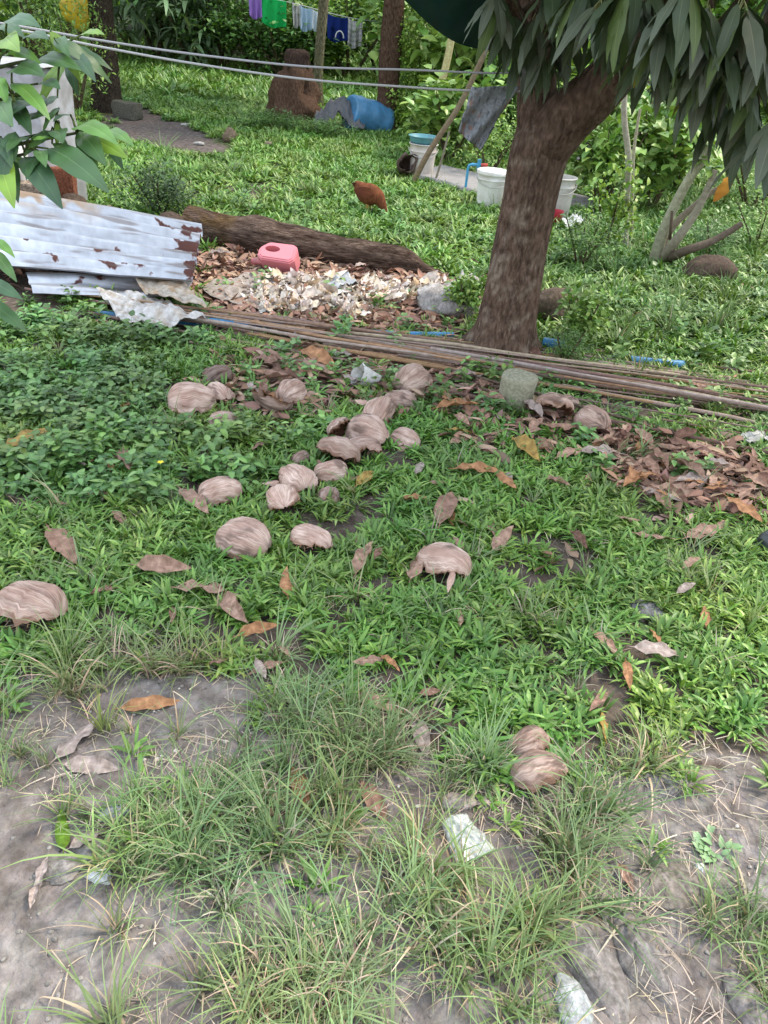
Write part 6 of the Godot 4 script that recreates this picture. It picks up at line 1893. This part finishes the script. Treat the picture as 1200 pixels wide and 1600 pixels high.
	# flat stones and old roots set in the foreground soil
	var F := [
		[Vector3(0.505, 0.000, -0.852), Vector3(0.1, 0.05, 0.26), 0.42, "long grey stone set in the soil at lower right", Color(0.3, 0.27, 0.26)],
		[Vector3(0.609, 0.000, -0.874), Vector3(0.09, 0.045, 0.22), 0.5, "second long grey stone right of the first at lower right", Color(0.27, 0.245, 0.24)],
		[Vector3(0.547, 0.000, -0.950), Vector3(0.03, 0.03, 0.07), 0.1, "finger-shaped stone above the long grey stones", Color(0.33, 0.29, 0.28)],
		[Vector3(0.702, 0.000, -1.029), Vector3(0.15, 0.035, 0.1), 0.3, "flat brownish stone above the long stones", Color(0.3, 0.26, 0.235)],
		[Vector3(0.818, 0.000, -1.055), Vector3(0.16, 0.035, 0.12), -0.2, "broad flat stone at the right near the small grey-green plant", Color(0.3, 0.27, 0.25)],
		[Vector3(0.917, 0.000, -1.026), Vector3(0.12, 0.03, 0.1), 0.3, "flat stone cut by the right edge of the picture", Color(0.33, 0.3, 0.29)],
		[Vector3(0.811, 0.000, -0.786), Vector3(0.07, 0.04, 0.16), 0.35, "grey stone in the lower right corner", Color(0.33, 0.29, 0.28)],
		[Vector3(0.446, 0.000, -0.768), Vector3(0.075, 0.04, 0.11), 0.3, "whitish stone at the bottom edge", Color(0.48, 0.5, 0.53)],
		[Vector3(-0.618, 0.000, -0.944), Vector3(0.09, 0.02, 0.06), 0.4, "flat grey chip on the bare soil left", Color(0.32, 0.29, 0.28)],
		[Vector3(-0.584, 0.000, -1.001), Vector3(0.08, 0.02, 0.05), -0.3, "flat grey slab beside the fresh green leaf", Color(0.3, 0.28, 0.27)],
		[Vector3(0.880, 0.000, -2.002), Vector3(0.13, 0.04, 0.1), 0.2, "flat grey stone in the grass on the right", Color(0.27, 0.265, 0.27)],
		[Vector3(0.255, 0.000, -1.201), Vector3(0.12, 0.03, 0.06), 0.1, "pale stone behind the clear plastic cup", Color(0.42, 0.37, 0.36)],
		[Vector3(0.775, 0.000, -1.311), Vector3(0.13, 0.025, 0.08), 0.5, "thin grey slab in the soil above the flat stones", Color(0.32, 0.29, 0.29)],
	]
	var k := 0
	for e in F:
		var m := MB.new()
		rng.seed = 800 + k
		rock(m, e[1] * Vector3(1.0, 0.9, 1.0), k * 2.3, e[4], 26, 16)
		var so2 := solo("stone", m.mesh(), MT.stone, e[3], "stone", on(e[0], e[1].y * 0.05))
		KEEP.append(Vector3(e[0].x, e[0].z + 0.02, e[1].x * e[1].z * 0.16))
		so2.rotation.y = e[2]
		k += 1
	# scraps
	crumple("tissue_scrap", "white tissue scrap on the bare soil at lower left", "paper scrap", Vector3(-0.536, 0.000, -0.934), Vector3(0.034, 0.02, 0.024), Color(0.68, 0.71, 0.74))
	crumple("plastic_scrap", "crumpled bluish scrap beside the soil at the left", "plastic scrap", Vector3(-0.563, 0.000, -1.084), Vector3(0.045, 0.018, 0.028), Color(0.4, 0.43, 0.46))
	crumple("plastic_scrap", "little pale scrap at the root of the small grey-green plant", "plastic scrap", Vector3(0.795, 0.000, -1.073), Vector3(0.02, 0.014, 0.016), Color(0.6, 0.62, 0.66))
	patch("plastic_scrap", "pale scrap on the ground at the far end of the sticks", "plastic scrap", [Vector3(1.637, 0.000, -3.343), Vector3(1.769, 0.000, -3.414), Vector3(1.783, 0.000, -3.325), Vector3(1.650, 0.000, -3.250)], MT.plastic, Color(0.5, 0.5, 0.48), 0.03, 0.1, 0.003, 0.03, 20, 18, 14.0, 0.0, Color.BLACK, 4.0)
	# small grey-green plant and other single plants in front
	var pl := MB.new()
	rng.seed = 15
	for s in 7:
		var an := rr(0, TAU)
		var st := Vector3(cos(an) * 0.03, 0.005, sin(an) * 0.03)
		for q in 4:
			var a2 := an + (q - 1.5) * 0.8
			leaf(pl, st * (0.5 + q * 0.3), Vector3(cos(a2), 0.7, sin(a2)).normalized(), Vector3.UP, rr(0.02, 0.035), rr(0.012, 0.018), 4, 0.25, 0.6, vary(Color(0.17, 0.3, 0.14), 0.15), vary(Color(0.2, 0.34, 0.17), 0.15), 0.9)
	solo("seedling", pl.mesh(), MT.leaf, "small grey-green seedling on the bare soil at lower right", "seedling", on(Vector3(0.846, 0.000, -1.130)))
	var gt := [[Vector3(-0.663, 0.000, -1.328), "upright yellowish grass tuft beside the broad pale leaf"], [Vector3(-0.425, 0.000, -1.589), "tall pale grass tuft at the front edge of the low grass"], [Vector3(0.499, 0.000, -1.018), "dry straw-coloured grass tuft at lower right"]]
	for e in gt.size():
		var m := tuft_mesh(900 + e, 26, 0.1, 0.19, 0.004, 0.5 if e < 2 else 1.0, 0.25 if e < 2 else 0.8, Color(0.2, 0.28, 0.07), Color(0.3, 0.36, 0.1))
		solo("grass_tuft", m, MT.grass, gt[e][1], "grass tuft", on(gt[e][0]))
	var yf := MB.new()
	for q in 5:
		var an := q * TAU / 5.0
		leaf(yf, Vector3(0, 0.12, 0), Vector3(cos(an), 0.3, sin(an)).normalized(), Vector3.UP, 0.014, 0.011, 3, 0.2, 0.2, Color(0.7, 0.6, 0.02), Color(0.75, 0.65, 0.03), 1.0)
	tube(yf, [Vector3.ZERO, Vector3(0, 0.12, 0)], [0.0015, 0.0015], 4, [Color(0.12, 0.2, 0.06)])
	solo("yellow_flower", yf.mesh(), MT.leaf, "tiny yellow flower in the weed patch", "flower", on(Vector3(-0.848, 0.000, -2.485)))
